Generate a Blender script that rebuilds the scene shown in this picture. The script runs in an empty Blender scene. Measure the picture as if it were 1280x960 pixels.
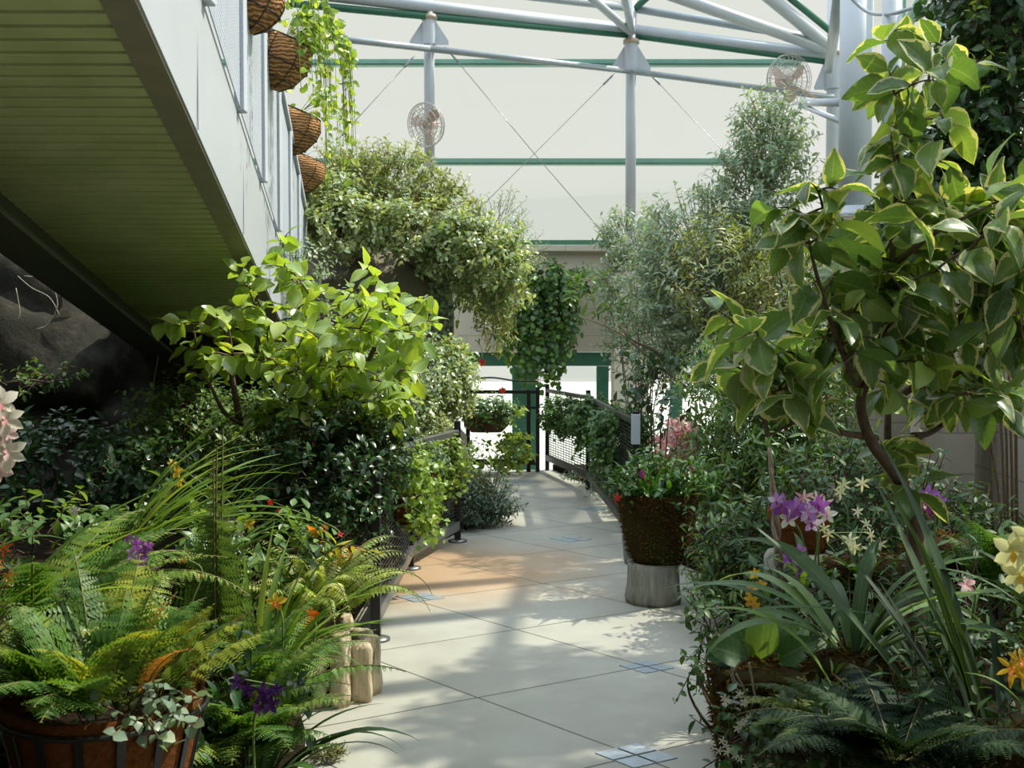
import bpy, math, random
import numpy as np
from mathutils import Vector, noise
rng = np.random.default_rng(7)
random.seed(7)
C = bpy.context.scene.collection
PI = math.pi

# ------------------------------------------------------------------ camera maths
CAM_H, FOC, PITCH = 1.55, 1400.0, math.atan(50/1400)
def W(px, py, Y):
    """point at distance Y from the camera on the line through a pixel of the 1280x960 frame"""
    x, u = (px-640)/FOC, (480-py)/FOC
    dy = math.cos(PITCH)+u*math.sin(PITCH)
    dz = -math.sin(PITCH)+u*math.cos(PITCH)
    return np.array([x/dy*Y, Y, CAM_H+dz/dy*Y])
def G(px, py, z=0.0):
    """ground point under a pixel"""
    x, u = (px-640)/FOC, (480-py)/FOC
    dy = math.cos(PITCH)+u*math.sin(PITCH)
    dz = -math.sin(PITCH)+u*math.cos(PITCH)
    t = (z-CAM_H)/dz
    return np.array([x*t, dy*t, z])
def S(pix, Y): return pix/FOC*Y
def A(*p): return np.array(p, float)
def unit(v):
    v = np.asarray(v, float)
    n = np.linalg.norm(v, axis=-1, keepdims=True); n[n == 0] = 1
    return v/n
def frames(D, N):
    y = unit(D); x = np.cross(y, N); bad = np.linalg.norm(x, axis=-1) < 1e-4
    if bad.any(): x[bad] = np.cross(y[bad], A(1, .3, .1))
    x = unit(x); z = np.cross(x, y)
    return np.stack([x, y, z], -1)

# ------------------------------------------------------------------ mesh builder
class MB:
    def __init__(s): s.V=[]; s.F=[]; s.U=[]; s.R=[]; s.n=0
    def add(s, v, f, uv=None, r=0.0):
        v = np.asarray(v, float).reshape(-1, 3)
        for ff in (f if isinstance(f, list) else [f]):
            ff = np.asarray(ff, int)
            if len(ff): s.F.append(ff+s.n)
        s.V.append(v)
        s.U.append(np.zeros((len(v), 2)) if uv is None else np.asarray(uv, float))
        s.R.append(np.full(len(v), r) if np.isscalar(r) else np.asarray(r, float))
        s.n += len(v); return s
    def box(s, c, size, M=None, r=0.0):
        h = np.asarray(size, float)/2
        v = np.array([[x, y, z] for x in (-1, 1) for y in (-1, 1) for z in (-1, 1)])*h
        if M is not None: v = v @ np.asarray(M, float).T
        return s.add(v+np.asarray(c, float), [np.array([[0,1,3,2],[4,6,7,5],[0,4,5,1],[2,3,7,6],[0,2,6,4],[1,5,7,3]])], r=r)
    def bar(s, p, q, w, h, up=(0, 0, 1), r=0.0):
        p, q = np.asarray(p, float), np.asarray(q, float)
        M = frames((q-p)[None], np.asarray(up, float)[None])[0]
        return s.box((p+q)/2, (w, np.linalg.norm(q-p), h), M, r)
    def tube(s, pts, rad, n=8, cap=True, r=0.0):
        pts = np.asarray(pts, float); k = len(pts)
        rad = np.full(k, rad) if np.isscalar(rad) else np.asarray(rad, float)
        t = np.gradient(pts, axis=0); t = unit(t)
        ref = A(0, 0, 1) if abs(t[0][2]) < .9 else A(1, 0, 0)
        x = unit(np.cross(t[0], ref)); X = []
        for i in range(k):
            x = x-t[i]*np.dot(x, t[i]); x = unit(x); X.append(x)
        X = np.array(X); Yv = np.cross(t, X)
        a = np.arange(n)*2*PI/n
        ring = pts[:, None]+rad[:, None, None]*(np.cos(a)[None, :, None]*X[:, None]+np.sin(a)[None, :, None]*Yv[:, None])
        i = np.arange(k-1)[:, None]*n; j = np.arange(n)[None]; j2 = (j+1) % n
        q = np.stack([i+j, i+j2, i+n+j2, i+n+j], -1).reshape(-1, 4)
        f = [q]
        if cap: f += [np.arange(n)[::-1][None], (np.arange(n)+(k-1)*n)[None]]
        uv = np.stack([np.tile(np.arange(n)/n, k), np.repeat(np.linspace(0, 1, k), n)], -1)
        return s.add(ring.reshape(-1, 3), f, uv, r)
    def lathe(s, prof, n=32, c=(0, 0, 0), M=None, wob=0.0, seed=0, r=0.0):
        prof = np.asarray(prof, float); k = len(prof); a = np.arange(n)*2*PI/n
        rr = np.repeat(prof[:, :1], n, 1)
        if wob:
            g = np.random.default_rng(seed)
            for m in range(2, 9):
                ph = g.uniform(0, 6.28); rr = rr*(1+wob/m**.5*np.sin(m*a+ph+prof[:, 1:2]*g.uniform(-9, 9)))
        v = np.stack([rr*np.cos(a), rr*np.sin(a), np.repeat(prof[:, 1:2], n, 1)], -1).reshape(-1, 3)
        if M is not None: v = v @ np.asarray(M).T
        i = np.arange(k-1)[:, None]*n; j = np.arange(n)[None]; j2 = (j+1) % n
        q = np.stack([i+j, i+j2, i+n+j2, i+n+j], -1).reshape(-1, 4)
        f = [q]
        if prof[0, 0] > 1e-5: f.append(np.arange(n)[::-1][None])
        if prof[-1, 0] > 1e-5: f.append((np.arange(n)+(k-1)*n)[None])
        return s.add(v+np.asarray(c, float), f, r=r)
    def leaves(s, T, pos, D, N, size, r=None, wid=None):
        """place leaf template T at pos, blade along D, upper face towards N"""
        pos = np.asarray(pos, float).reshape(-1, 3); m = len(pos)
        if not m: return s
        D = np.broadcast_to(np.asarray(D, float), (m, 3)); N = np.broadcast_to(np.asarray(N, float), (m, 3))
        M = frames(D, N); size = np.broadcast_to(np.asarray(size, float), (m,))
        tv, tf, tu = T; k = len(tv)
        tvv = tv[None]*np.ones((m, 1, 1))
        if wid is not None: tvv[:, :, 0] *= np.asarray(wid)[:, None]
        v = np.einsum('mij,mkj->mki', M, tvv)*size[:, None, None]+pos[:, None]
        r = rng.random(m) if r is None else np.broadcast_to(np.asarray(r, float), (m,))
        f = (tf[None]+(np.arange(m)*k)[:, None, None]).reshape(-1, tf.shape[1])
        return s.add(v.reshape(-1, 3), f, np.tile(tu, (m, 1)), np.repeat(r, k))
    def build(s, name, mat, parent=None, smooth=True, bevel=0.0, kind=None, label=None, loc=None):
        me = bpy.data.meshes.new(name)
        if s.V:
            v = np.concatenate(s.V); uv = np.concatenate(s.U); rr = np.concatenate(s.R)
            if parent is not None: org = np.array(parent.get('_org', (0, 0, 0)))
            else: org = np.zeros(3) if loc is None else np.asarray(loc, float)
            loops = np.concatenate([f.ravel() for f in s.F])
            tot = np.concatenate([np.full(len(f), f.shape[1]) for f in s.F])
            start = np.concatenate([[0], np.cumsum(tot)[:-1]])
            me.vertices.add(len(v)); me.vertices.foreach_set('co', (v-org).astype(np.float32).ravel())
            me.loops.add(len(loops)); me.loops.foreach_set('vertex_index', loops.astype(np.int32))
            me.polygons.add(len(tot)); me.polygons.foreach_set('loop_start', start.astype(np.int32))
            me.polygons.foreach_set('use_smooth', np.full(len(tot), smooth))
            me.update(calc_edges=True)
            u = me.uv_layers.new(name='UVMap'); u.data.foreach_set('uv', uv[loops].astype(np.float32).ravel())
            at = me.attributes.new('rnd', 'FLOAT', 'POINT'); at.data.foreach_set('value', rr.astype(np.float32))
        me.materials.append(mat)
        o = bpy.data.objects.new(name, me); C.objects.link(o)
        if parent is not None: o.parent = parent
        elif loc is not None: o.location = loc
        if bevel:
            b = o.modifiers.new('bevel', 'BEVEL'); b.width = bevel; b.segments = 2; b.limit_method = 'ANGLE'
        if kind: o['kind'] = kind
        if label: o['label'] = label
        return o

def thing(name, label, cat, loc, group=None):
    o = bpy.data.objects.new(name, None); C.objects.link(o)
    o.location = loc; o['_org'] = [float(x) for x in loc]
    o['label'] = label; o['category'] = cat
    if group: o['group'] = group
    o.empty_display_size = .1
    return o
def child_org(o, parent):
    """let a part carry sub-parts built in world coordinates"""
    o['_org'] = list(parent['_org']); return o
def tag(o, label, cat, group=None):
    o['label'] = label; o['category'] = cat
    if group: o['group'] = group
    return o

# ------------------------------------------------------------------ leaf shapes (blade along +Y, face +Z)
def leaf(W_=.45, nv=5, peak=.4, fold=.12, curl=.15, tip=.03, across=3, wave=0.0):
    t = np.linspace(0, 1, nv+1)
    w = np.where(t < peak, np.sin(PI/2*t/peak)**.8, np.cos(PI/2*(t-peak)/(1-peak))**.9)
    w = np.clip(w, tip, 1)*W_/2
    w[0] = max(w[0]*.3, .01)
    ux = np.linspace(-1, 1, across)
    v = []; uv = []
    for i in range(nv+1):
        for u in ux:
            z = abs(u)*fold*w[i]*2-curl*t[i]**2+wave*math.sin(t[i]*9+u*2)*abs(u)
            v.append([u*w[i], t[i]*(1-curl*.3*t[i]), z]); uv.append([u*.5+.5, t[i]])
    a = across
    f = [[i*a+j, i*a+j+1, (i+1)*a+j+1, (i+1)*a+j] for i in range(nv) for j in range(a-1)]
    return np.array(v), np.array(f), np.array(uv)
def tiny(W_=.5, fold=.12):
    v = A([0,0,0],[-W_/2,.45,fold],[0,.5,0],[W_/2,.45,fold],[0,1,-.05])
    v = np.array(v).reshape(-1, 3)
    return v, np.array([[0,2,1],[0,3,2],[1,2,4],[2,3,4]]), np.array([[.5,0],[0,.45],[.5,.5],[1,.45],[.5,1]])
T_TINY, T_NARROW = tiny(.55), tiny(.24)
T_OVATE = leaf(.55, 5, .38, .14, .2)
T_BROAD = leaf(.62, 6, .42, .12, .28, across=5, wave=.015)
T_VARI = leaf(.56, 7, .42, .16, .3, across=5, wave=.03)
T_LANCE = leaf(.24, 5, .35, .2, .2)
T_IVY = leaf(.85, 4, .3, .1, .15)
T_PETAL = leaf(.55, 4, .55, .2, .25)
T_PETALN = leaf(.28, 4, .5, .2, .3)
T_PINNA = leaf(.3, 3, .15, .1, .12)
T_LOBE = leaf(.45, 3, .2, .08, .1)

def rnd_dir(m, up=0.0):
    d = unit(rng.normal(size=(m, 3))); d[:, 2] += up; return unit(d)
def bez(p, q, sag=0.0, k=8, bend=None):
    p, q = np.asarray(p, float), np.asarray(q, float); t = np.linspace(0, 1, k)[:, None]
    b = A(0, 0, sag) if bend is None else np.asarray(bend, float)
    return p*(1-t)+q*t+4*t*(1-t)*b
def spline(pts, k=6):
    """smooth curve through the points"""
    P = np.asarray(pts, float); P = np.vstack([2*P[0]-P[1], P, 2*P[-1]-P[-2]]); out = []
    for i in range(1, len(P)-2):
        for t in np.linspace(0, 1, k, endpoint=False):
            a, b, c, d = P[i-1], P[i], P[i+1], P[i+2]
            out.append(.5*((2*b)+(-a+c)*t+(2*a-5*b+4*c-d)*t*t+(-a+3*b-3*c+d)*t**3))
    out.append(P[-2]); return np.array(out)
def ell(m, c, rad, shell=.35, zmin=None):
    d = rnd_dir(m); rr = (1-shell*rng.random(m)**1.5)
    return np.asarray(c)+d*rr[:, None]*np.asarray(rad), d

# sprigs: little shoots that carry alternate leaves
def sprigs(L, Bq, base, D, ln, k, size, T, lift=.35, droop=0.0, flat=.5, r=None):
    base = np.asarray(base, float); m = len(base); ln = np.broadcast_to(ln, (m,)).astype(float)
    s = (np.arange(k)+.5)/k
    D = unit(D)
    g = np.broadcast_to(A(0, 0, -droop), (m, 3))
    pos = base[:, None]+D[:, None]*(s[None, :, None]*ln[:, None, None])+g[:, None]*(s[None, :, None]**2*ln[:, None, None])
    F = frames(D, rnd_dir(m, .5))
    ang = np.arange(k)*2.4+rng.uniform(0, 6.28, (m, 1))
    side = np.cos(ang)[..., None]*F[:, None, :, 0]+np.sin(ang)[..., None]*F[:, None, :, 2]
    dl = D[:, None]*lift+side+rng.normal(scale=.2, size=(m, k, 3)); dl[..., 2] -= droop*.6
    N = rnd_dir(m*k)*.5; N[:, 2] += flat+.2; N += np.repeat(D, k, 0)*.35
    sz = size*rng.uniform(.6, 1.15, m*k)
    if r is None: rr = np.clip(np.repeat(rng.random(m), k)*.6+rng.random(m*k)*.4, 0, 1)
    else: rr = r
    L.leaves(T, pos.reshape(-1, 3), dl.reshape(-1, 3), N, sz, rr)
    if Bq is not None:
        for i in range(m):
            Bq.tube(np.array([base[i]-D[i]*ln[i]*.3, pos[i, k//2], pos[i, -1]]), [.0035, .0025, .0012], 3, False)

def shrub(name, label, cat, root, blobs, n, size, T, mat, k=7, ln=.14, up=.35, stems=10, stem_mat=None, lift=.35, droop=0.0,
          group=None, shell=.45, flat=.5, stem_r=.008, sub=None):
    """a bush: stems from the root to the crown, shoots over each (centre, radii, share) blob"""
    t = thing(name, label, cat, root, group); L = MB(); Bq = MB()
    tot = sum(b[2] if len(b) > 2 else 1 for b in blobs)
    for b in blobs:
        c, rad = np.asarray(b[0], float), np.broadcast_to(np.asarray(b[1], float), (3,))
        m = max(4, int(n*(b[2] if len(b) > 2 else 1)/tot))
        base, d = ell(m, c, rad, shell)
        base = np.clip(base, [-99, -99, root[2]+.03 if root[2] < .8 else .1], 99)
        D = d+A(0, 0, up)+rng.normal(scale=.35, size=(m, 3))
        sprigs(L, Bq, base, D, ln*rng.uniform(.6, 1.4, m), k, size, T, lift, droop, flat)
        for i in range(max(1, int(stems/len(blobs)))):
            e = base[rng.integers(m)]
            p0 = np.asarray(root)+A(*rng.uniform(-.05, .05, 2), 0)
            kk = bez(p0, e, 0, 7, bend=A(*rng.uniform(-.05, .05, 2), .08*np.linalg.norm(e-p0)))
            Bq.tube(kk, np.linspace(stem_r, stem_r*.35, 7), 5)
    L.build('foliage', mat, t); Bq.build('stems', stem_mat or MAT['twig'], t)
    return t

def crown(L, Bq, nodes, targets, r0, T, size, every=.05, start=.3, droop=.25, sag=.12, rmat=None, jitter=.25, nup=.8):
    """twigs from the nearest point of the skeleton to each target, alternate leaves along each"""
    nodes = [np.asarray(n, float) for n in nodes]; fixed = np.array(nodes)
    P, Dv, Nv, Rv = [], [], [], []
    for t in targets:
        dd = np.linalg.norm(fixed-t, axis=1)+np.maximum(0, fixed[:, 2]-t[2])*.7
        p = fixed[np.argmin(dd)]; Lg = np.linalg.norm(t-p)
        k = 8; pts = bez(p, t, 0, k, bend=A(*rng.normal(scale=.05, size=2)*Lg*1.5, sag*Lg))
        Bq.tube(pts, np.linspace(r0, r0*.3, k), 5)
        if Lg > .1: fixed = np.vstack([fixed, pts[3:6]])
        seg = max(2, int(Lg*(1-start)/every)); a0 = rng.uniform(0, 6.28); rb = rng.random()
        tg = unit(np.gradient(pts, axis=0))
        for i in range(seg+1):
            s = start+(1-start)*i/seg; j = s*(k-1); j0 = min(int(j), k-2); f = j-j0
            pos = pts[j0]*(1-f)+pts[j0+1]*f; tt = tg[j0]
            F = frames(tt[None], A(0, 0, 1)[None])[0]; an = a0+i*2.4
            d = F[:, 0]*math.cos(an)+F[:, 2]*math.sin(an)*.7+tt*(.4+.6*(i == seg))
            d = unit(d)+rng.normal(scale=jitter, size=3); d[2] -= droop
            nn = A(0, 0, nup)+rng.normal(scale=.45, size=3)+d*.1
            P.append(pos); Dv.append(d); Nv.append(nn); Rv.append(np.clip(rb*.5+rng.random()*.5, 0, 1))
    m = len(P)
    L.leaves(T, np.array(P), np.array(Dv), np.array(Nv), size*rng.uniform(.6, 1.12, m), np.array(Rv))
    return fixed

def strap(L, base, az, ln, rise, w, arch=1.0, k=12, r=None, twist=0.0, tipw=.05):
    """a long arching blade with a V-shaped section"""
    t = np.linspace(0, 1, k); d = A(math.cos(az), math.sin(az), 0)
    a0 = rise; ang = a0-arch*t**1.3
    dp = np.stack([np.cos(ang), np.sin(ang)], -1); step = ln/(k-1)
    c = np.concatenate([[[0, 0]], np.cumsum((dp[:-1]+dp[1:])/2*step, 0)])
    P = np.asarray(base)+c[:, :1]*d+c[:, 1:]*A(0, 0, 1)
    tang = dp[:, :1]*d+dp[:, 1:]*A(0, 0, 1)
    side = A(-d[1], d[0], 0); up = np.cross(tang, side)
    up = np.where(up[:, 2:3] < -.0, up, up)
    tw = twist*t
    sd = side*np.cos(tw)[:, None]+up*np.sin(tw)[:, None]
    wd = w/2*np.clip(np.minimum(.45+t*2.2, (1-t)*2.6+.03), tipw, 1)
    v = np.stack([P-sd*wd[:, None]-up*-wd[:, None]*.25, P, P+sd*wd[:, None]-up*-wd[:, None]*.25], 1).reshape(-1, 3)
    uv = np.stack([np.tile([0, .5, 1], k), np.repeat(t, 3)], -1)
    f = np.array([[i*3+j, i*3+j+1, i*3+j+4, i*3+j+3] for i in range(k-1) for j in range(2)])
    L.add(v, f, uv, rng.random() if r is None else r)
    return P

def frond(L, Bq, base, az, ln, rise, arch, width, pairs=18, sub=8, r=None, T=None, peak=.25, tilt=0.0, pin_droop=.2, stalk=.15, rj=.15):
    """a fern frond: rachis, pinnae, and (sub > 0) pinnules on each pinna"""
    k = 16; t = np.linspace(0, 1, k); d = A(math.cos(az), math.sin(az), 0)
    ang = rise-arch*t**1.4; dp = np.stack([np.cos(ang), np.sin(ang)], -1)
    c = np.concatenate([[[0, 0]], np.cumsum((dp[:-1]+dp[1:])/2*ln/(k-1), 0)])
    P = np.asarray(base)+c[:, :1]*d+c[:, 1:]*A(0, 0, 1)
    tang = unit(dp[:, :1]*d+dp[:, 1:]*A(0, 0, 1)); side = A(-d[1], d[0], 0)
    Bq.tube(P, np.linspace(.0035, .0012, k)*max(.6, ln/.5), 4, False)
    r = rng.random() if r is None else r
    s = stalk+(1-stalk)*np.linspace(0, .985, pairs); j = s*(k-1); j0 = np.minimum(j.astype(int), k-2); f = (j-j0)[:, None]
    pos = P[j0]*(1-f)+P[j0+1]*f; tg = tang[j0]; up = unit(np.cross(tg, side)); up = np.where(up[:, 2:3] < 0, -up, up)
    u = np.linspace(0, 1, pairs)
    pl = width*np.where(u < peak, .75+.25*u/peak, np.clip((1-u)/(1-peak), 0.04, 1)**.8)*rng.uniform(.9, 1.08, pairs)
    for sg in (-1, 1):
        sd = math.cos(tilt)*side*sg+math.sin(tilt)*up
        D = unit(sd+tg*.38+A(0, 0, -pin_droop)+rng.normal(scale=.06, size=(pairs, 3)))
        N = up+rng.normal(scale=.15, size=(pairs, 3))
        rr = np.clip(r+rng.normal(scale=rj, size=pairs), 0, 1)
        if not sub:
            L.leaves(T or T_PINNA, pos, D, N, pl, rr); continue
        M = frames(D, N)
        q = (np.arange(sub)+.3)/sub
        pp = pos[:, None]+D[:, None]*(q[None, :, None]*pl[:, None, None])+A(0, 0, -.12)*(q[None, :, None]**2*pl[:, None, None])
        sz = pl[:, None]*(1.9/sub)*(1-q[None]*.75)*1.5
        for s2 in (-1, 1):
            D2 = M[:, :, 0][:, None]*s2+M[:, :, 1][:, None]*.55+np.zeros((pairs, sub, 3))
            N2 = np.repeat(M[:, :, 2], sub, 0)
            L.leaves(T or T_LOBE, pp.reshape(-1, 3), D2.reshape(-1, 3), N2, sz.ravel(), np.repeat(rr, sub))
    return P

def orchid(name, pos, face, size, mat, lip, parent, n=5, T=None, up=(0, 0, 1)):
    """one bloom: petals around a lip"""
    M = frames(np.asarray(face, float)[None], A(*up)[None])[0]; B = MB(); x, y, z = M[:, 0], M[:, 1], M[:, 2]
    for i in range(n):
        a = PI/2+i*2*PI/n+rng.normal(scale=.06)
        d = x*math.cos(a)+z*math.sin(a)+y*.22
        B.leaves(T or T_PETAL, np.asarray(pos)[None], d[None], y[None], size*(.62 if i % 2 else .55)*rng.uniform(.9, 1.1), rng.random())
    o = B.build('flower', mat, parent)
    if lip is not None:
        c = MB()
        c.leaves(T_PETAL, (np.asarray(pos)+y*.004)[None], (-z*.7+y*.7)[None], (y+z)[None], size*.32)
        c.leaves(T_PETAL, (np.asarray(pos)+y*.004)[None], (z*.2+y*.9+x*.2)[None], (-x)[None], size*.22)
        child_org(o, parent); c.build('lip', lip, o)
    return o
SKY, SUN, SUN_E, EXPO = 1.0, (.57, .22, .79), 7.2, 0.0
# ------------------------------------------------------------------ materials
MAT = {}
def rgb(r, g, b):
    f = lambda c: (c/255/12.92 if c/255 <= .04045 else ((c/255+.055)/1.055)**2.4)
    return (f(r), f(g), f(b), 1)
class NT:
    def __init__(s, name):
        m = bpy.data.materials.new(name); m.use_nodes = True; s.m = m; s.t = m.node_tree; s.t.nodes.clear()
        s.out = s.n('ShaderNodeOutputMaterial')
    def n(s, ty, **kw):
        x = s.t.nodes.new(ty)
        for k, v in kw.items(): setattr(x, k, v)
        return x
    def l(s, a, b): s.t.links.new(a, b)
    def val(s, sock, v):
        if isinstance(v, bpy.types.NodeSocket): s.l(v, sock)
        else: sock.default_value = v
    def math(s, op, a, b=None, c=None):
        x = s.n('ShaderNodeMath', operation=op); s.val(x.inputs[0], a)
        if b is not None: s.val(x.inputs[1], b)
        if c is not None: s.val(x.inputs[2], c)
        return x.outputs[0]
    def mix(s, f, a, b, blend='MIX'):
        x = s.n('ShaderNodeMix', data_type='RGBA', blend_type=blend); s.val(x.inputs[0], f); s.val(x.inputs[6], a); s.val(x.inputs[7], b)
        return x.outputs[2]
    def ramp(s, f, stops):
        x = s.n('ShaderNodeValToRGB'); e = x.color_ramp.elements
        while len(e) > 1: e.remove(e[-1])
        e[0].position, e[0].color = stops[0]
        for p, c in stops[1:]:
            q = e.new(p); q.color = c
        s.val(x.inputs[0], f); return x.outputs[0]
    def noise(s, scale, detail=4, rough=.55, vec=None, dist=0.0):
        x = s.n('ShaderNodeTexNoise'); x.inputs['Scale'].default_value = scale; x.inputs['Detail'].default_value = detail
        x.inputs['Roughness'].default_value = rough; x.inputs['Distortion'].default_value = dist
        if vec is not None: s.l(vec, x.inputs['Vector'])
        return x.outputs[0]
    def obj(s): return s.n('ShaderNodeTexCoord').outputs['Object']
    def geo(s): return s.n('ShaderNodeNewGeometry').outputs['Position']
    def bump(s, h, strength=.4, dist=.01):
        x = s.n('ShaderNodeBump'); x.inputs['Strength'].default_value = strength; x.inputs['Distance'].default_value = dist
        s.l(h, x.inputs['Height']); return x.outputs[0]
    def bsdf(s, col, rough=.5, metal=0.0, spec=.5, normal=None, **kw):
        x = s.n('ShaderNodeBsdfPrincipled'); s.val(x.inputs['Base Color'], col); s.val(x.inputs['Roughness'], rough)
        x.inputs['Metallic'].default_value = metal; x.inputs['Specular IOR Level'].default_value = spec
        if normal is not None: s.l(normal, x.inputs['Normal'])
        return x.outputs[0]
    def done(s, sh): s.l(sh, s.out.inputs[0]); MAT[s.m.name] = s.m; return s.m

def leafmat(name, c1, c2, c3=None, trans=.42, rough=.4, spec=.5, glow=(1.25, 1.15, .35), vein=.25, margin=None, mwid=.55, mcol=None):
    t = NT(name); at = t.n('ShaderNodeAttribute', attribute_name='rnd').outputs['Fac']
    st = [(0, rgb(*c1)), (.6, rgb(*c2)), (1, rgb(*(c3 or c2)))]
    col = t.ramp(at, st)
    uv = t.n('ShaderNodeSeparateXYZ'); t.l(t.n('ShaderNodeUVMap').outputs[0], uv.inputs[0])
    ed = t.math('MULTIPLY', t.math('ABSOLUTE', t.math('SUBTRACT', uv.outputs[0], .5)), 2)
    if mcol:
        nz = t.noise(22, 3, .6, t.geo()); thr = t.math('ADD', mwid-.75, t.math('MULTIPLY', nz, 1.5))
        tipm = t.math('MULTIPLY', t.math('POWER', uv.outputs[1], 3), .25)
        m = t.math('SMOOTHSTEP' if False else 'GREATER_THAN', t.math('ADD', ed, tipm), thr)
        m = t.math('MULTIPLY', m, t.math('GREATER_THAN', t.math('FRACT', t.math('MULTIPLY', at, 7.3)), margin or 0))
        col = t.mix(m, col, rgb(*mcol))
    if vein:
        v = t.math('MULTIPLY', t.math('LESS_THAN', ed, .07), vein)
        wv = t.math('SINE', t.math('ADD', t.math('MULTIPLY', uv.outputs[1], 46), t.math('MULTIPLY', ed, -9)))
        v = t.math('ADD', v, t.math('MULTIPLY', t.math('GREATER_THAN', wv, .8), vein*.35))
        col = t.mix(v, col, t.mix(.5, col, (.55, .62, .3, 1)))
    tc = t.mix(1.0, col, (*glow, 1), 'MULTIPLY')
    b = t.bsdf(col, rough, 0, spec)
    tr = t.n('ShaderNodeBsdfTranslucent'); t.l(tc, tr.inputs[0])
    mx = t.n('ShaderNodeMixShader'); mx.inputs[0].default_value = trans; t.l(b, mx.inputs[1]); t.l(tr.outputs[0], mx.inputs[2])
    return t.done(mx.outputs[0])
def plain(name, c, rough=.5, metal=0.0, var=.15, scale=12, bump=0.0, spec=.5, c2=None):
    t = NT(name); p = t.geo(); nz = t.noise(scale, 5, .6, p)
    c = rgb(*c); c2 = rgb(*c2) if c2 else tuple(x*(1-var*1.5) for x in c[:3])+(1,)
    col = t.ramp(nz, [(.3, c2), (.65, c)])
    nm = t.bump(nz, bump, .02) if bump else None
    return t.done(t.bsdf(col, rough, metal, spec, nm))

leafmat('leaf_citrus', (104,138,66), (150,176,84), (190,202,112), .46, .25, .9, (1.25,1.2,.3), .3, .6, .95, (200,206,130))
leafmat('leaf_variegated', (68,100,58), (106,138,74), (158,180,86), .46, .34, .5, (1.22,1.15,.42), .3, .3, .8, (196,196,146))
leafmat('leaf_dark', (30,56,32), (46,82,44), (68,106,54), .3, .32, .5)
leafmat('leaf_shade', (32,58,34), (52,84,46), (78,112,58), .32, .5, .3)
leafmat('leaf_mid', (66,102,54), (98,132,70), (138,162,90), .4, .4, .5)
leafmat('leaf_sage', (98,124,104), (134,156,132), (172,186,160), .4, .38, .5, (1.15,1.15,.6))  # paled to stand in for haze over the background shrubs
leafmat('leaf_rock', (98,124,80), (146,164,112), (206,212,172), .42, .28, .8, (1.2,1.15,.5))
leafmat('leaf_olive', (98,120,70), (130,146,86), (164,158,108), .4, .4)
leafmat('leaf_vine', (38,76,34), (60,102,42), (98,134,54), .4, .36)
leafmat('leaf_lime', (98,134,52), (142,168,72), (186,198,98), .46, .36, .5, (1.25,1.18,.4))
leafmat('leaf_blue', (46,72,60), (68,96,76), (96,120,92), .3, .4)
leafmat('leaf_fence', (52,88,50), (80,116,60), (114,148,74), .4, .4)
leafmat('leaf_strap', (46,76,40), (72,106,52), (104,134,64), .38, .5, .35, vein=.2)
leafmat('leaf_strap_bright', (78,112,46), (114,148,60), (160,180,90), .48, .4, .45, vein=.2)
leafmat('leaf_strap_soft', (58,88,54), (92,122,80), (130,156,104), .35, .5, .35, vein=.2)
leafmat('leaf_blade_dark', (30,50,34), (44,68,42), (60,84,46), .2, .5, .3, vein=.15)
leafmat('fern_green', (66,106,48), (100,138,60), (146,170,80), .45, .45, .35, (1.2,1.12,.5), .1)
leafmat('fern_autumn', (62,100,44), (98,134,54), (160,168,66), .45, .45, .35, (1.2,1.1,.45), .1)
leafmat('fern_olive', (78,104,50), (108,132,62), (140,152,80), .42, .45, .35, (1.12,1.1,.55), .1)
leafmat('fern_bright', (128,156,76), (176,192,112), (214,216,156), .5, .4, .5, (1.3,1.2,.4), .1)
leafmat('fern_orange', (150,92,44), (176,112,50), (196,138,64), .45, .5, .3, (1.2,.95,.4), .1)
leafmat('moss_fuzz', (58,42,18), (104,76,34), (98,100,46), .2, .9, .1, (1,1,.5), 0)
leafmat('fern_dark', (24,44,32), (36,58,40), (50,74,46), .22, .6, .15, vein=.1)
leafmat('croton', (120,130,44), (196,186,70), (206,90,50), .5, .32, .6)
leafmat('petal_white', (214,212,196), (228,226,210), (222,214,200), .4, .5, .3, (1,1,.9), 0)
leafmat('petal_pink', (222,196,196), (236,214,208), (214,168,170), .45, .5, .3, (1,.9,.85), 0)
leafmat('petal_rose', (214,140,150), (232,190,190), (240,216,212), .45, .5, .3, (1,.85,.85), 0)
leafmat('petal_purple', (132,76,150), (158,96,176), (184,132,194), .4, .5, .3, (1,.8,1), 0)
leafmat('petal_lilac', (172,128,190), (204,176,212), (226,214,224), .4, .5, .3, (1,.85,1), 0)
leafmat('petal_magenta', (132,44,104), (160,64,126), (176,92,146), .4, .5, .3, (1,.7,.9), 0)
leafmat('petal_violet', (52,28,74), (72,40,98), (92,54,116), .3, .5, .3, (1,.8,1), 0)
leafmat('petal_red', (166,34,34), (196,56,48), (208,84,66), .4, .4, .4, (1.1,.7,.6), 0)
leafmat('petal_orange', (190,84,34), (208,116,40), (222,150,58), .45, .45, .4, (1.2,.9,.4), 0)
leafmat('petal_yellow', (196,158,48), (216,182,66), (226,200,98), .45, .5, .3, (1.1,1,.5), 0)
leafmat('petal_cream', (220,216,164), (228,226,182), (232,230,200), .45, .5, .3, (1,1,.75), 0)
plain('twig', (92,74,52), .8, var=.3, scale=40)
plain('bark', (98,80,62), .85, var=.35, scale=30, bump=.5)
plain('bark_pale', (150,134,112), .8, var=.3, scale=30, bump=.4)
plain('green_stem', (92,116,52), .6, var=.2)
plain('fern_stem', (104,100,52), .6, var=.2)
plain('steel_white', (176,184,192), .45, .0, .06, 3)
plain('steel_grey', (150,160,166), .42, .2, .1, 4)
plain('steel_green', (112,158,142), .45, 0, .1, 4)  # distance haze mixed into the green paint
plain('frame_green', (44,102,80), .5, 0, .12, 6)
plain('black_metal', (34,36,36), .42, .3, .15, 20)
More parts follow.
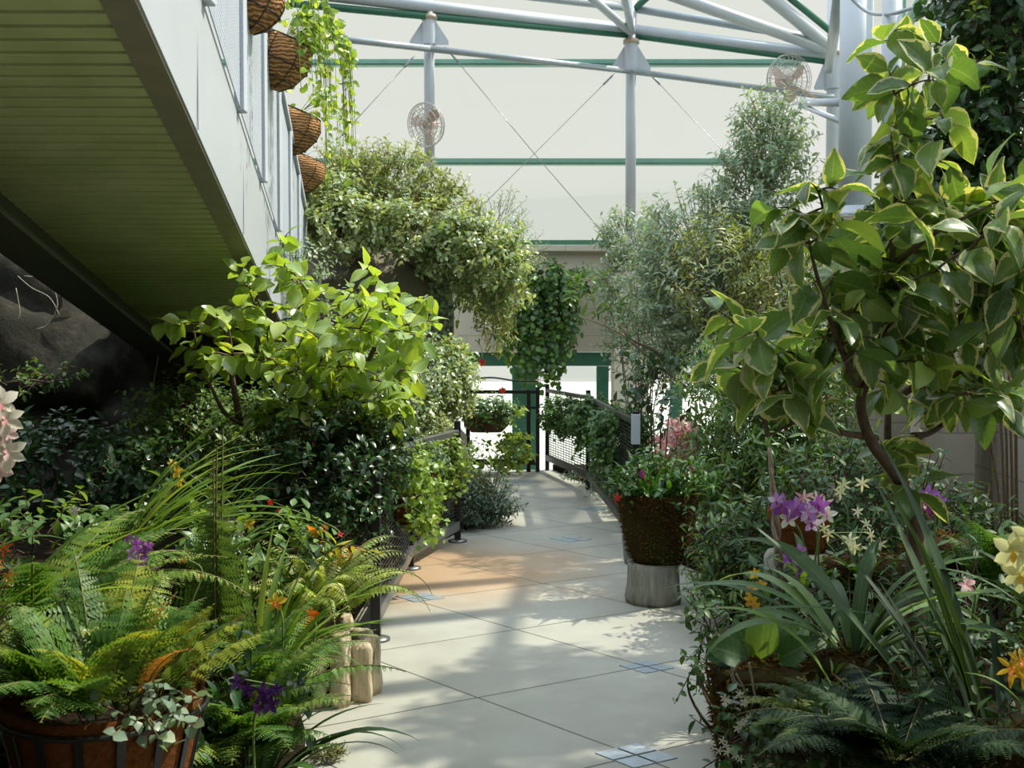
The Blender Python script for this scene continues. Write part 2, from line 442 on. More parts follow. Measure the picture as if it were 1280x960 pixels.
plain('rail_metal', (122,124,122), .32, .7, .12, 20)
plain('cable', (150,150,146), .4, .6, .1)
plain('fan_guard', (178,178,172), .4, .3, .1)
plain('fan_body', (196,172,158), .5, 0, .1)
plain('collar_tan', (176,160,138), .5, 0, .1)
plain('fascia_white', (172,178,184), .34, 0, .04, 2)
plain('edge_steel', (140,134,112), .5, .1, .12, 9)
plain('beam_grey', (74,76,64), .55, .1, .15, 6)
plain('mesh_grey', (186,194,204), .4, .3, .06, 5)
plain('soil', (40,33,24), .95, 0, .4, 18, .6, .05)
plain('outside_ground', (196,196,186), .9, 0, .08, .8)
plain('lower_floor', (176,172,158), .8, 0, .1, 2)
plain('plate_metal', (172,182,190), .35, .4, .12, 22)
plain('pot_grey', (120,132,140), .5, 0, .12, 9)
plain('stake_black', (30,30,30), .6)
plain('root_white', (164,156,136), .8)
plain('terracotta', (128,74,48), .8, 0, .2, 14)
plain('wood_planter', (96,66,42), .75, 0, .3, 16, .4)

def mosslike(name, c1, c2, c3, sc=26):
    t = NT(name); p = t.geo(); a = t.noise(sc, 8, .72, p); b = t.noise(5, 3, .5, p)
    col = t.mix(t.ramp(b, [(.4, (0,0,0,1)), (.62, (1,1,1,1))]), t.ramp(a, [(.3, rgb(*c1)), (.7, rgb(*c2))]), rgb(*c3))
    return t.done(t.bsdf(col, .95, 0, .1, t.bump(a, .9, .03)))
mosslike('moss', (30,24,12), (76,54,24), (52,54,24))
mosslike('coir', (70,42,22), (150,92,48), (112,66,34), 60)
mosslike('rock', (84,80,70), (172,160,140), (124,122,104), 5)
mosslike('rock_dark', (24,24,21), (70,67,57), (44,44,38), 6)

def coir_basket():
    t = NT('coir_fibre'); p = t.obj()
    w = t.n('ShaderNodeTexWave', wave_type='BANDS', bands_direction='Z'); w.inputs['Scale'].default_value = 14
    w.inputs['Distortion'].default_value = 5; w.inputs['Detail'].default_value = 4; w.inputs['Detail Scale'].default_value = 2
    t.l(p, w.inputs[0]); n2 = t.noise(70, 4, .7, p)
    f = t.math('ADD', t.math('MULTIPLY', w.outputs[1], .6), t.math('MULTIPLY', n2, .4))
    col = t.ramp(f, [(.2, rgb(116,80,48)), (.5, rgb(156,114,72)), (.8, rgb(190,150,104))])
    return t.done(t.bsdf(col, .9, 0, .15, t.bump(f, .7, .02)))
coir_basket()
def bark_log(name, c1, c2, c3):
    t = NT(name); p = t.obj(); mp = t.n('ShaderNodeMapping'); mp.inputs['Scale'].default_value = (1, 1, .18); t.l(p, mp.inputs[0])
    a = t.noise(26, 6, .7, mp.outputs[0]); b = t.noise(9, 3, .5, p)
    col = t.mix(t.ramp(b, [(.45, (0,0,0,1)), (.62, (1,1,1,1))]), t.ramp(a, [(.32, rgb(*c1)), (.5, rgb(*c2)), (.75, rgb(*c3))]), rgb(*c2))
    return t.done(t.bsdf(col, .9, 0, .2, t.bump(a, .9, .03)))
bark_log('log_bark', (66,44,26), (206,188,156), (226,214,190))
bark_log('stump_bark', (88,88,80), (150,148,136), (188,184,170))

def concrete_path():
    t = NT('path_concrete'); p = t.geo()
    O = G(795, 945); a = (G(597,872)-O)[:2]; b = (G(807,833)-G(597,872))[:2]
    det = a[0]*b[1]-a[1]*b[0]
    sx = t.n('ShaderNodeSeparateXYZ'); t.l(p, sx.inputs[0]); X, Y = sx.outputs[0], sx.outputs[1]
    # position in the slanted grid of saw-cut joints
    dx = t.math('SUBTRACT', X, O[0]); dy = t.math('SUBTRACT', Y, O[1])
    u = t.math('DIVIDE', t.math('SUBTRACT', t.math('MULTIPLY', dx, b[1]), t.math('MULTIPLY', dy, b[0])), det)
    v = t.math('DIVIDE', t.math('SUBTRACT', t.math('MULTIPLY', dy, a[0]), t.math('MULTIPLY', dx, a[1])), det)
    def line(w, wid):
        f = t.math('ABSOLUTE', t.math('SUBTRACT', t.math('FRACT', t.math('ADD', w, .5)), .5))
        return t.math('LESS_THAN', f, wid)
    j = t.math('MAXIMUM', line(u, .0055), line(v, .0055))
    cu = t.math('FLOOR', u); cv = t.math('FLOOR', v)
    tone = t.n('ShaderNodeTexWhiteNoise', noise_dimensions='2D'); cb = t.n('ShaderNodeCombineXYZ'); t.l(cu, cb.inputs[0]); t.l(cv, cb.inputs[1]); t.l(cb.outputs[0], tone.inputs[0])
    n1 = t.noise(2.2, 5, .6, p); n2 = t.noise(40, 4, .7, p)
    col = t.ramp(n1, [(.3, rgb(148,146,136)), (.7, rgb(167,166,156))])
    col = t.mix(t.math('MULTIPLY', tone.outputs[0], .18), col, rgb(142,138,126))
    col = t.mix(t.math('MULTIPLY', n2, .12), col, rgb(120,114,98))
    # rust-brown water stain beside the left railing
    c = G(560, 705); dd = t.n('ShaderNodeVectorMath', operation='DISTANCE'); t.l(p, dd.inputs[0]); dd.inputs[1].default_value = (c[0]-.15, c[1]-.2, 0)
    st = t.math('SUBTRACT', t.math('ADD', 1.0, t.math('MULTIPLY', t.noise(1.7, 4, .6, p), 1.1)), dd.outputs['Value'])
    st = t.ramp(st, [(.15, (0,0,0,1)), (.95, (.72,.72,.72,1))])
    col = t.mix(st, col, rgb(158,120,78))
    col = t.mix(j, col, rgb(84,78,66))
    h = t.math('SUBTRACT', t.math('MULTIPLY', n2, .15), j)
    return t.done(t.bsdf(col, .62, 0, .35, t.bump(h, .35, .006)))
concrete_path()
def blocks(name, c1, c2, sx=.4, sz=.2):
    t = NT(name); p = t.geo(); s = t.n('ShaderNodeSeparateXYZ'); t.l(p, s.inputs[0])
    h = t.math('ADD', s.outputs[0], s.outputs[1]); cb = t.n('ShaderNodeCombineXYZ'); t.l(h, cb.inputs[0]); t.l(s.outputs[2], cb.inputs[1])
    br = t.n('ShaderNodeTexBrick'); t.l(cb.outputs[0], br.inputs[0]); br.inputs['Scale'].default_value = 1
    br.inputs['Brick Width'].default_value = sx; br.inputs['Row Height'].default_value = sz; br.inputs['Mortar Size'].default_value = .006
    br.inputs['Color1'].default_value = rgb(*c1); br.inputs['Color2'].default_value = rgb(*c2); br.inputs['Mortar'].default_value = tuple(x*.6 for x in rgb(*c1)[:3])+(1,)
    nz = t.noise(9, 5, .6, p); col = t.mix(t.math('MULTIPLY', nz, .3), br.outputs[0], tuple(x*.55 for x in rgb(*c1)[:3])+(1,))
    return t.done(t.bsdf(col, .85, 0, .25, t.bump(t.math('SUBTRACT', nz, t.math('MULTIPLY', br.outputs['Fac'], .6)), .3, .01)))
blocks('block_tan', (176,168,152), (168,160,146), .6, .3)
blocks('beam_concrete', (190,186,170), (182,178,162), 1.4, .42)  # grey lightened to suggest haze at the back
def slats():
    t = NT('soffit_green'); nz = t.noise(3, 4, .6, t.geo())
    return t.done(t.bsdf(t.ramp(nz, [(.3, rgb(164,172,116)), (.7, rgb(186,192,138))]), .5, 0, .4))
slats()
def glass(name, tint):
    t = NT(name); a = t.n('ShaderNodeBsdfTransparent'); a.inputs[0].default_value = (*tint, 1)
    g = t.n('ShaderNodeBsdfGlossy'); g.inputs['Roughness'].default_value = .02
    fr = t.n('ShaderNodeFresnel'); fr.inputs[0].default_value = 1.45; m = t.n('ShaderNodeMixShader')
    t.l(t.math('MULTIPLY', fr.outputs[0], .12), m.inputs[0]); t.l(a.outputs[0], m.inputs[1]); t.l(g.outputs[0], m.inputs[2]); return t.done(m.outputs[0])
glass('pane_glass', (.97, .985, .965))
# ------------------------------------------------------------------ light, sky, camera
sc = bpy.context.scene
cam = bpy.data.cameras.new('camera'); co = bpy.data.objects.new('camera', cam); C.objects.link(co)
co.location = (0, 0, CAM_H); co.rotation_euler = (PI/2-PITCH, 0, 0)
cam.sensor_width = 36; cam.lens = 36*FOC/1280; cam.clip_end = 400
cam.dof.use_dof = True; cam.dof.focus_distance = 5.2; cam.dof.aperture_fstop = 8
sc.camera = co
w = bpy.data.worlds.new('sky'); sc.world = w; w.use_nodes = True; nt = w.node_tree; nt.nodes.clear()
o_ = nt.nodes.new('ShaderNodeOutputWorld'); bg = nt.nodes.new('ShaderNodeBackground'); tc = nt.nodes.new('ShaderNodeTexCoord')
sp = nt.nodes.new('ShaderNodeSeparateXYZ'); cr = nt.nodes.new('ShaderNodeValToRGB')
nt.links.new(tc.outputs['Generated'], sp.inputs[0]); nt.links.new(sp.outputs[2], cr.inputs[0])
e = cr.color_ramp.elements; e[0].position = 0.0; e[0].color = (.785, .79, .745, 1); e[1].position = .36; e[1].color = (.785, .79, .745, 1)
q = e.new(.75); q.color = (2.15, 2.45, 2.75, 1)
nt.links.new(cr.outputs[0], bg.inputs[0]); bg.inputs[1].default_value = SKY
nt.links.new(bg.outputs[0], o_.inputs[0])
sd = bpy.data.lights.new('sun', 'SUN'); so = bpy.data.objects.new('sun', sd); C.objects.link(so)
sd.energy = SUN_E; sd.angle = math.radians(.9); sd.color = (1, .93, .8)
so.rotation_euler = Vector(SUN).to_track_quat('Z', 'Y').to_euler()
sc.view_settings.view_transform = 'Standard'; sc.view_settings.look = 'None'; sc.view_settings.gamma = 1
sc.view_settings.exposure = EXPO; sc.view_settings.use_curve_mapping = False

def prism(B, poly, z0, z1):
    n = len(poly); v = [[x, y, z0] for x, y in poly]+[[x, y, z1] for x, y in poly]
    return B.add(v, [np.arange(n)[::-1][None], (np.arange(n)+n)[None], np.array([[i, (i+1) % n, n+(i+1) % n, n+i] for i in range(n)])])
ED_L = [(-.8, 1.5), (-.78, 4.2), (-.98, 4.9), (-.9, 5.8), (-.85, 8), (-.55, 8.8), (-.3, 9.6), (-.15, 11.4), (-.5, 13.75)]
ED_R = [(.75, 1.5), (.8, 4.2), (1.0, 5), (1.25, 6.4), (1.35, 7.3), (1.05, 8.3), (1.0, 10.3), (.95, 12), (.5, 13.75)]
b = MB(); prism(b, [(-2.2, -2.5), (2.4, -2.5), (2.4, 13.75), (-2.2, 13.75)], -.3, 0); b.build('floor_path', MAT['path_concrete'], kind='structure', smooth=False)
def edge_x(y): return np.interp(y, [p[1] for p in ED_L], [p[0] for p in ED_L])
def bed(p, dz=0.0):
    """a point on the raised soil of the left bed"""
    q_ = np.clip((edge_x(p[1])-p[0])/.85, 0, 1); f = np.clip((p[1]-2.6)/1.0, 0, 1)*np.clip((9.5-p[1])/2, 0, 1)
    return A(p[0], p[1], .07+.48*(q_*q_*(3-2*q_))*f+dz)
b = MB(); ny, nx = 50, 24; vv = []
for y in np.linspace(1.5, 13.75, ny):
    for s in np.linspace(0, 1, nx)**1.5: vv.append(bed((edge_x(y)*(1-s)-5.4*s, y)))
vv = np.array(vv); ff = np.array([[j*nx+i, (j+1)*nx+i, (j+1)*nx+i+1, j*nx+i+1] for j in range(ny-1) for i in range(nx-1)])
b.add(vv, ff); sk = np.array([vv[j*nx] for j in range(ny)]); b.add(np.vstack([sk, sk-A(0, 0, .25)]), np.array([[j, j+ny, j+ny+1, j+1] for j in range(ny-1)]))
b.build('planting_bed_left', MAT['soil'], kind='structure')
b = MB(); prism(b, ED_R+[(4.2, 13.6), (4.2, 1.5)], -.2, .07); b.build('planting_bed_right', MAT['soil'], kind='structure', smooth=False)
b = MB(); b.box((-.5, 16, -1.6), (14, 5, .2)); b.build('floor_lower', MAT['lower_floor'], kind='structure')
b = MB(); b.box((0, 60, -2.0), (160, 84, .2)); b.box((44, 5, -2.0), (80, 60, .2)); b.build('ground_outside', MAT['outside_ground'], kind='structure')
# left wall beside the camera; unseen rear wall and overhead slab added to dim foreground
b = MB(); b.box((0, -2.6, 2.4), (12, .2, 5)); b.build('wall_rear_blocker', MAT['beam_grey'], kind='structure')
b = MB(); b.box((-5.2, 5, 3), (.3, 16, 6.4)); b.build('wall_left', MAT['rock_dark'], kind='structure')  # added to shield the cave rock from skylight
b = MB(); b.box((-1, -.2, 4.5), (9, 4.8, .2)); b.build('ceiling_blocker', MAT['beam_grey'], kind='structure')

# back wall: concrete spandrel beam, doors with green frames under it, glazing above
YB = 17.5
zt, zb = W(640, 306, YB)[2], W(640, 440, YB)[2]
b = MB(); b.box((-1, YB+.2, (zt+zb)/2), (11, .4, zt-zb)); b.box((-1, YB+.12, zt-.06), (11, .5, .1)); b.build('wall_back', MAT['beam_concrete'], kind='structure', smooth=False, bevel=.01)
zh = W(640, 458, YB)[2]
win = MB(); win.box((-1, YB+.15, (zb+zh)/2), (11, .14, zb-zh-.01))
dw = win.build('window_1', MAT['frame_green'], kind='structure', smooth=False); dw['_org'] = [0, 0, 0]
for px, wd in ((655, 30), (753, 15), (520, 15), (845, 15), (905, 15), (960, 15)):
    c = W(px, 480, YB+.15); m = MB(); m.box((c[0], YB+.15, (zh-1.5)/2), (S(wd, YB), .13, zh+1.5)); m.build('frame', MAT['frame_green'], dw, smooth=False)
m = MB(); m.box((-1, YB+.18, (zh-1.5)/2), (11, .012, zh+1.5)); m.build('pane', MAT['pane_glass'], dw)
ug = MB(); ug.box((-1, YB+.2, W(640, 305, YB)[2]+.03), (11, .12, .09))
uw = ug.build('window_2', MAT['frame_green'], kind='structure', smooth=False); uw['_org'] = [0, 0, 0]
for py in (200, 75):
    z = W(640, py, YB)[2]; m = MB(); m.box((-1, YB+.2, z), (11, .12, .10)); m.box((-1, YB+.13, z), (11, .03, .04)); m.build('frame', MAT['steel_green'], uw, smooth=False)
m = MB(); m.box((-1, YB+.26, 5.6), (11, .012, 5)); m.build('pane', MAT['pane_glass'], uw)
# right-hand wall: low block wall, green framed glazing on it
RW = [A(5.1, 17.4, 0), A(3.75, 9.9, 0), A(3.5, 7.5, 0), A(3.3, 3.6, 0)]
def along(Y):
    for p, q_ in zip(RW[:-1], RW[1:]):
        if q_[1] <= Y <= p[1]: return p+(q_-p)*(p[1]-Y)/(p[1]-q_[1])
b = MB(); g2 = MB(); pn = []
for p, q_ in zip(RW[:-1], RW[1:]):
    b.bar(p+A(.2, 0, .85), q_+A(.2, 0, .85), .4, 1.7); g2.bar(p+A(.2, 0, 1.76), q_+A(.2, 0, 1.76), .2, .12)
    m = MB(); m.bar(p+A(.27, 0, 4.4), q_+A(.27, 0, 4.4), .012, 5.2); pn.append(m)
b.build('wall_right', MAT['block_tan'], kind='structure', smooth=False)
rw = g2.build('window_3', MAT['frame_green'], kind='structure', smooth=False); rw['_org'] = [0, 0, 0]
for y in (13.5, 10.6, 8.8, 7.9, 6.6, 5.3):
    p = along(y); m = MB(); m.box((p[0]+.2, y, 4.4), (.14, .16, 5.2)); m.build('frame', MAT['steel_green'], rw, smooth=False)
for z in (3.6, 5.2):
    m = MB()
    for p, q_ in zip(RW[:-1], RW[1:]): m.bar(p+A(.22, 0, z), q_+A(.22, 0, z), .1, .07)
    m.build('frame', MAT['steel_green'], rw, smooth=False)
for m in pn: m.build('pane', MAT['pane_glass'], rw)

# ------------------------------------------------------------------ steelwork
def column(px, Y, ybase, wpx, label, ytop=-60, bracket=None, pillar=None, ring=None):
    c = W(px, ybase, Y); top = W(px, ytop, Y)[2]; r = S(wpx, Y)/2
    t = thing('steel_column', label, 'column', c, 'white tubular columns along the glazing')
    m = MB(); m.tube([c, (c[0], Y, top)], r, 20); m.build('shaft', MAT['steel_white'], t)
    if bracket:
        z1, z0 = W(px, bracket[0], Y)[2], W(px, bracket[1], Y)[2]; hw = S(24, Y)
        m = MB()
        for sg in (-1, 1):
            v = [(c[0]+sg*r*.9, Y-.012, z0), (c[0]+sg*hw, Y-.012, z0), (c[0]+sg*hw, Y-.012, z0+.05), (c[0]+sg*r*1.05, Y-.012, z1)]
            v = v+[(x, y+.024, z) for x, y, z in v]
            m.add(v, [np.array([[0,1,2,3],[7,6,5,4],[0,4,5,1],[1,5,6,2],[2,6,7,3],[3,7,4,0]])])
        m.tube([(c[0], Y, z0), (c[0], Y, z1)], r*1.3, 20); m.build('gusset', MAT['steel_white'], t, smooth=False)
        m = MB(); m.tube([(c[0], Y, z1), (c[0], Y, z1+.06)], r*1.55, 20); m.build('collar', MAT['collar_tan'], t)
    m = MB()
    z = c[2]; m.lathe([(r*1.5, z), (r*1.5, z+.03), (r*1.12, z+.05), (r*1.05, z+.1)], 20, (c[0], Y, 0)); m.build('base_plate', MAT['steel_white'], t)
    return t
def pier(px0, px1, Y, ytop, name, zb_=-1.5, mat='block_tan'):
    a_, b_ = W(px0, ytop, Y), W(px1, ytop, Y); m = MB(); wd = b_[0]-a_[0]
    m.box(((a_[0]+b_[0])/2, Y, (a_[2]+zb_)/2), (wd, .5, a_[2]-zb_)); m.box(((a_[0]+b_[0])/2, Y, a_[2]-.04), (wd+.06, .56, .1))
    return m.build(name, MAT[mat], kind='structure', smooth=False, bevel=.008)
pier(766, 809, 17.0, 308, 'wall_pier', mat='beam_concrete'); pier(1022, 1062, 17.1, 300, 'wall_pier', mat='beam_concrete'); pier(512, 560, 15.4, 240, 'wall_pier', mat='beam_concrete')
column(537, 15.4, 238, 13, 'slim white column rising from the rock garden, with a fan clamped to it', bracket=(25, 56))
column(788, 17.0, 306, 13, 'slim white column standing alone on the concrete pier right of the gate', bracket=(55, 88))
column(1040, 17.1, 298, 17, 'slim white column in the far corner beside the bracketed fan', bracket=(70, 112))
pier(1046, 1092, 10.5, 274, 'wall_pier', 0)
column(1068, 10.5, 272, 40, 'thick white column standing on a block pier behind the variegated tree')
pier(1098, 1128, 9.5, 290, 'wall_pier', 0); column(1112, 9.5, 288, 24, 'white column next to the thick column, behind the topmost variegated leaves')
pier(1168, 1206, 8.4, 300, 'wall_pier', 0); column(1190, 8.4, 298, 26, 'white column nearest to the dark climbing vine')

def beamthing(name, label, cat, segs, mat, group=None, n=12):
    p0 = np.asarray(segs[0][0]); t = tag(bpy.data.objects.new('x', None), label, cat, group); bpy.data.objects.remove(t)
    t = thing(name, label, cat, p0, group)
    for nm, a_, b_, r_, mt in [(s[3] if len(s) > 3 else 'tube', s[0], s[1], s[2], s[4] if len(s) > 4 else mat) for s in segs]:
        m = MB(); m.tube([a_, b_], r_, n); m.build(nm, MAT[mt], t)
    return t
# eaves truss: pairs of chords running along the columns, and roof struts fanning out of the column heads
D1, D2, D3 = 14.4, 17.0, 17.1
beamthing('eaves_truss', 'long double eaves beam of white tubes and a green flange under the roof', 'beam',
    [(W(360, -12, D1), W(788, 37, D2), .085, 'upper_chord'), (W(788, 37, D2), W(1042, 70, D3), .085, 'upper_chord'),
     (W(360, 4, D1), W(788, 44, D2), .05, 'flange', 'frame_green'), (W(788, 44, D2), W(1042, 78, D3), .05, 'flange', 'frame_green'),
     (W(360, -40, D1), W(788, 10, D2), .06, 'web', 'steel_grey'), (W(788, 10, D2), W(1042, 52, D3), .06, 'web', 'steel_grey')], 'steel_white')
beamthing('wind_pipe', 'thin white pipe running level along the columns below the eaves beam', 'pipe',
    [(W(400, 46, 14.6), W(537, 61, 15.25), .045, 'pipe'), (W(537, 61, 15.25), W(788, 89, 16.85), .045, 'pipe'), (W(788, 89, 16.85), W(1042, 122, 16.95), .045, 'pipe')], 'steel_grey')
beamthing('roof_strut', 'white roof tube sloping up left from the second column head', 'roof strut', [(W(788, 40, 16.9), W(715, -24, 15.5), .06, 'tube')], 'steel_white')
beamthing('roof_strut', 'white roof tube rising steeply from the second column head', 'roof strut', [(W(790, 40, 16.9), W(775, -28, 15.5), .055, 'tube')], 'steel_white')
beamthing('roof_strut', 'green roof bar sloping up right from the second column head', 'roof strut', [(W(792, 12, 17.0), W(830, -22, 16.5), .05, 'tube')], 'frame_green')
beamthing('roof_strut', 'long white roof tube falling toward the corner column from upper left', 'roof strut', [(W(800, -20, 15.6), W(1034, 62, 16.95), .085, 'tube')], 'steel_white')
beamthing('roof_strut', 'white roof tube with green edge dropping steeply to the corner column', 'roof strut',
    [(W(935, -25, 15.8), W(1038, 60, 16.95), .09, 'tube'), (W(960, -25, 15.9), W(1042, 42, 16.97), .05, 'flange', 'frame_green')], 'steel_white')
beamthing('roof_strut', 'grey raking strut standing just left of the thick white column', 'roof strut', [(W(1052, -25, 11.5), W(1036, 86, 16.8), .07, 'tube')], 'steel_grey')
def cable(px, label):
    pts = [W(*p) for p in px]; t = thing('bracing_cable', label, 'cable', pts[0], 'cross bracing cables in front of the glazing')
    m = MB(); m.tube(pts, .0055, 6); m.build('wire', MAT['cable'], t)
    d0, d1 = pts[1]-pts[0], pts[-1]-pts[-2]
    for a_, b_ in ((pts[0]+d0*.03, pts[0]+d0*.14), (pts[-1]-d1*.14, pts[-1]-d1*.03)):
        m = MB(); m.tube([a_, b_], .016, 8); m.build('turnbuckle', MAT['steel_grey'], t)
cable([(556, 58, 15.6), (672, 197, 16.2), (772, 312, 16.8)], 'thin bracing cable falling right from the fan column to the next column')
cable([(768, 92, 16.8), (668, 192, 16.3), (560, 300, 15.7)], 'thin bracing cable falling left from the second column toward the rocks')
cable([(518, 70, 15.3), (425, 172, 14.7)], 'thin bracing cable left of the fan column')
cable([(812, 92, 17.0), (905, 190, 17.0), (960, 250, 17.05)], 'thin bracing cable falling right from the second column into the tall tree')

def fan(px, py, Y, rpx, face, label, armto, group='circulation fans on the steelwork'):
    c = W(px, py, Y); R = S(rpx, Y); t = thing('circulation_fan', label, 'fan', c, group)
    M = frames(np.asarray(face, float)[None], A(0, 0, 1)[None])[0]; x, y, z = M[:, 0], M[:, 1], M[:, 2]
    P = lambda a, r, d: c+x*math.cos(a)*r+z*math.sin(a)*r+y*d
    m = MB(); aa = np.linspace(0, 2*PI, 33)
    for r, d in ((1, 0), (1, .12), (.97, -.1), (.75, .17), (.75, -.16), (.5, .2), (.5, -.19), (.25, .21)):
        m.tube([P(a, R*r, R*d) for a in aa], .006, 4, False)
    for a in np.linspace(0, 2*PI, 28, endpoint=False):
        m.tube([P(a, R*.15, R*.21), P(a, R*.5, R*.2), P(a, R*.8, R*.16), P(a, R, R*.06)], .004, 3, False)
        m.tube([P(a, R*.15, -R*.2), P(a, R*.5, -R*.19), P(a, R*.8, -R*.15), P(a, R, 0)], .004, 3, False)
    m.build('guard', MAT['fan_guard'], t)
    h = MB(); h.tube([c-y*R*.1, c+y*R*.12], R*.16, 14); hb = h.build('hub', MAT['fan_body'], t)
    for k in range(3):
        a = k*2.094+.4; bl = MB(); f = frames((x*math.cos(a)+z*math.sin(a))[None], (y+.5*(-x*math.sin(a)+z*math.cos(a)))[None])[0]
        bl.leaves(leaf(.62, 5, .7, .02, .05), (c+f[:, 1]*R*.1)[None], f[:, 1][None], f[:, 2][None], R*.84); bl.build('blade', MAT['fan_body'], t)
    m = MB(); m.tube([c-y*R*.1, c-y*R*.3, c-y*R*.62, c-y*R*.7], [R*.2, R*.24, R*.24, R*.14], 16); m.build('motor', MAT['fan_body'], t)
    m = MB(); m.tube([c-y*R*.5, np.asarray(armto)], R*.08, 8); m.build('mounting_arm', MAT['fan_body'], t)
fan(533, 156, 15.0, 27, (-.55, -.8, -.2), 'white caged fan clamped to the slim column above the rock garden', (W(537, 176, 15.3)))
fan(986, 100, 16.6, 31, (.35, -.9, -.1), 'white caged fan on a bracket arm near the far corner column', (W(1035, 128, 17.0)))
# bracket under the corner fan
br = thing('wall_bracket', 'triangular white bracket reaching left from the thick column toward the fan', 'bracket', W(1060, 130, 11))
m = MB(); m.bar(W(1052, 128, 10.6), W(1000, 128, 13.5), .06, .08); m.build('arm', MAT['steel_white'], br)
m = MB(); m.bar(W(1052, 152, 10.6), W(1000, 131, 13.5), .05, .04); m.build('brace', MAT['steel_white'], br)
cw = thing('hanging_cable', 'looped pale cable sagging between the columns top right', 'cable', W(1060, 0, 10.2))
m = MB(); m.tube(spline([W(1058, -8, 10.2), W(1085, 15, 10), W(1115, 17, 9.3), W(1150, 8, 8.8), W(1190, 9, 8.2), W(1215, -6, 7.6)]), .016, 8); m.build('wire', MAT['steel_grey'], cw)

# ------------------------------------------------------------------ raised walkway on the left
d = A(-.132, 1, -.15); a0 = W(126, 0, 3.1); Y0, Y1 = 1.6, 12.2
def wk(Y, dx=0, dz=0): return a0+d*(Y-3.1)+A(dx, 0, dz)
walk = thing('raised_walkway', 'white sided walkway sloping down overhead on the left with a green slatted underside', 'walkway', wk(Y0))
WL = -.92
m = MB(); k = int((Y1-Y0)/.092); u = unit(d); upn = unit(np.cross(A(1, 0, 0), d)); M3 = np.stack([A(1, 0, 0), u, upn], 1)
for i in range(k):
    y = Y0+(i+.5)*.092; m.box(wk(y, WL/2, .008), (-WL, .068, .03), M3, rng.random())
soff = m.build('soffit', MAT['soffit_green'], walk, smooth=False, bevel=.004)
m = MB(); m.box((wk(Y0, WL/2, .05)+wk(Y1, WL/2, .05))/2, (-WL, (Y1-Y0)*np.linalg.norm(d), .03), M3); m.box((wk(Y0, WL/2, .3)+wk(Y1, WL/2, .3))/2, (-WL, (Y1-Y0)*np.linalg.norm(d), .1), M3); m.build('deck', MAT['beam_grey'], walk, smooth=False)
FW, FH = .098, .53
LN = (Y1-Y0)*np.linalg.norm(d)
m = MB(); m.box((wk(Y0, FW/2, .0)+wk(Y1, FW/2, .0))/2, (FW, LN, .02), M3); m.box((wk(Y0, .01, .03)+wk(Y1, .01, .03))/2, (.02, LN, .06), M3); m.build('edge_flange', MAT['edge_steel'], walk, smooth=False)
m = MB(); m.box((wk(Y0, FW+.006, FH/2)+wk(Y1, FW+.006, FH/2))/2, (.012, LN, FH*.985), M3)
for yy in np.arange(2.6, Y1, 1.55): m.box(wk(yy, FW+.013, FH/2), (.004, .012, FH*.98))
m.build('fascia', MAT['fascia_white'], walk, smooth=False)
m = MB(); m.box((wk(Y0, WL, -.08)+wk(Y1, WL, -.08))/2, (.1, LN, .24), M3); m.box((wk(Y0, WL+.08, -.19)+wk(Y1, WL+.08, -.19))/2, (.2, LN, .025), M3); m.build('side_beam', MAT['beam_grey'], walk, smooth=False)
RH = 1.08
ys = np.arange(2.0, Y1, 1.14)
for y in ys:
    m = MB(); p = wk(y, FW+.02, FH-.01); m.box(p+A(.012, 0, RH/2), (.05, .075, RH)); m.build('post', MAT['steel_white'], walk, smooth=False, bevel=.006)
for y0, y1 in zip(ys[:-1], ys[1:]):
    m = MB()
    for s in np.linspace(.03, .97, 34):
        y = y0+(y1-y0)*s; p = wk(y, FW+.03, FH); m.box(p+A(0, 0, RH/2-.03), (.006, .012, RH-.06))
    for h in np.linspace(.005, RH-.05, 36):
        m.bar(wk(y0, FW+.03, FH+h), wk(y1, FW+.03, FH+h), .006, .012)
    m.build('mesh_panel', MAT['mesh_grey'], walk, smooth=False)
m = MB(); m.bar(wk(Y0, FW+.03, FH+RH), wk(Y1, FW+.03, FH+RH), .06, .05); m.build('handrail', MAT['steel_white'], walk, smooth=False, bevel=.008)

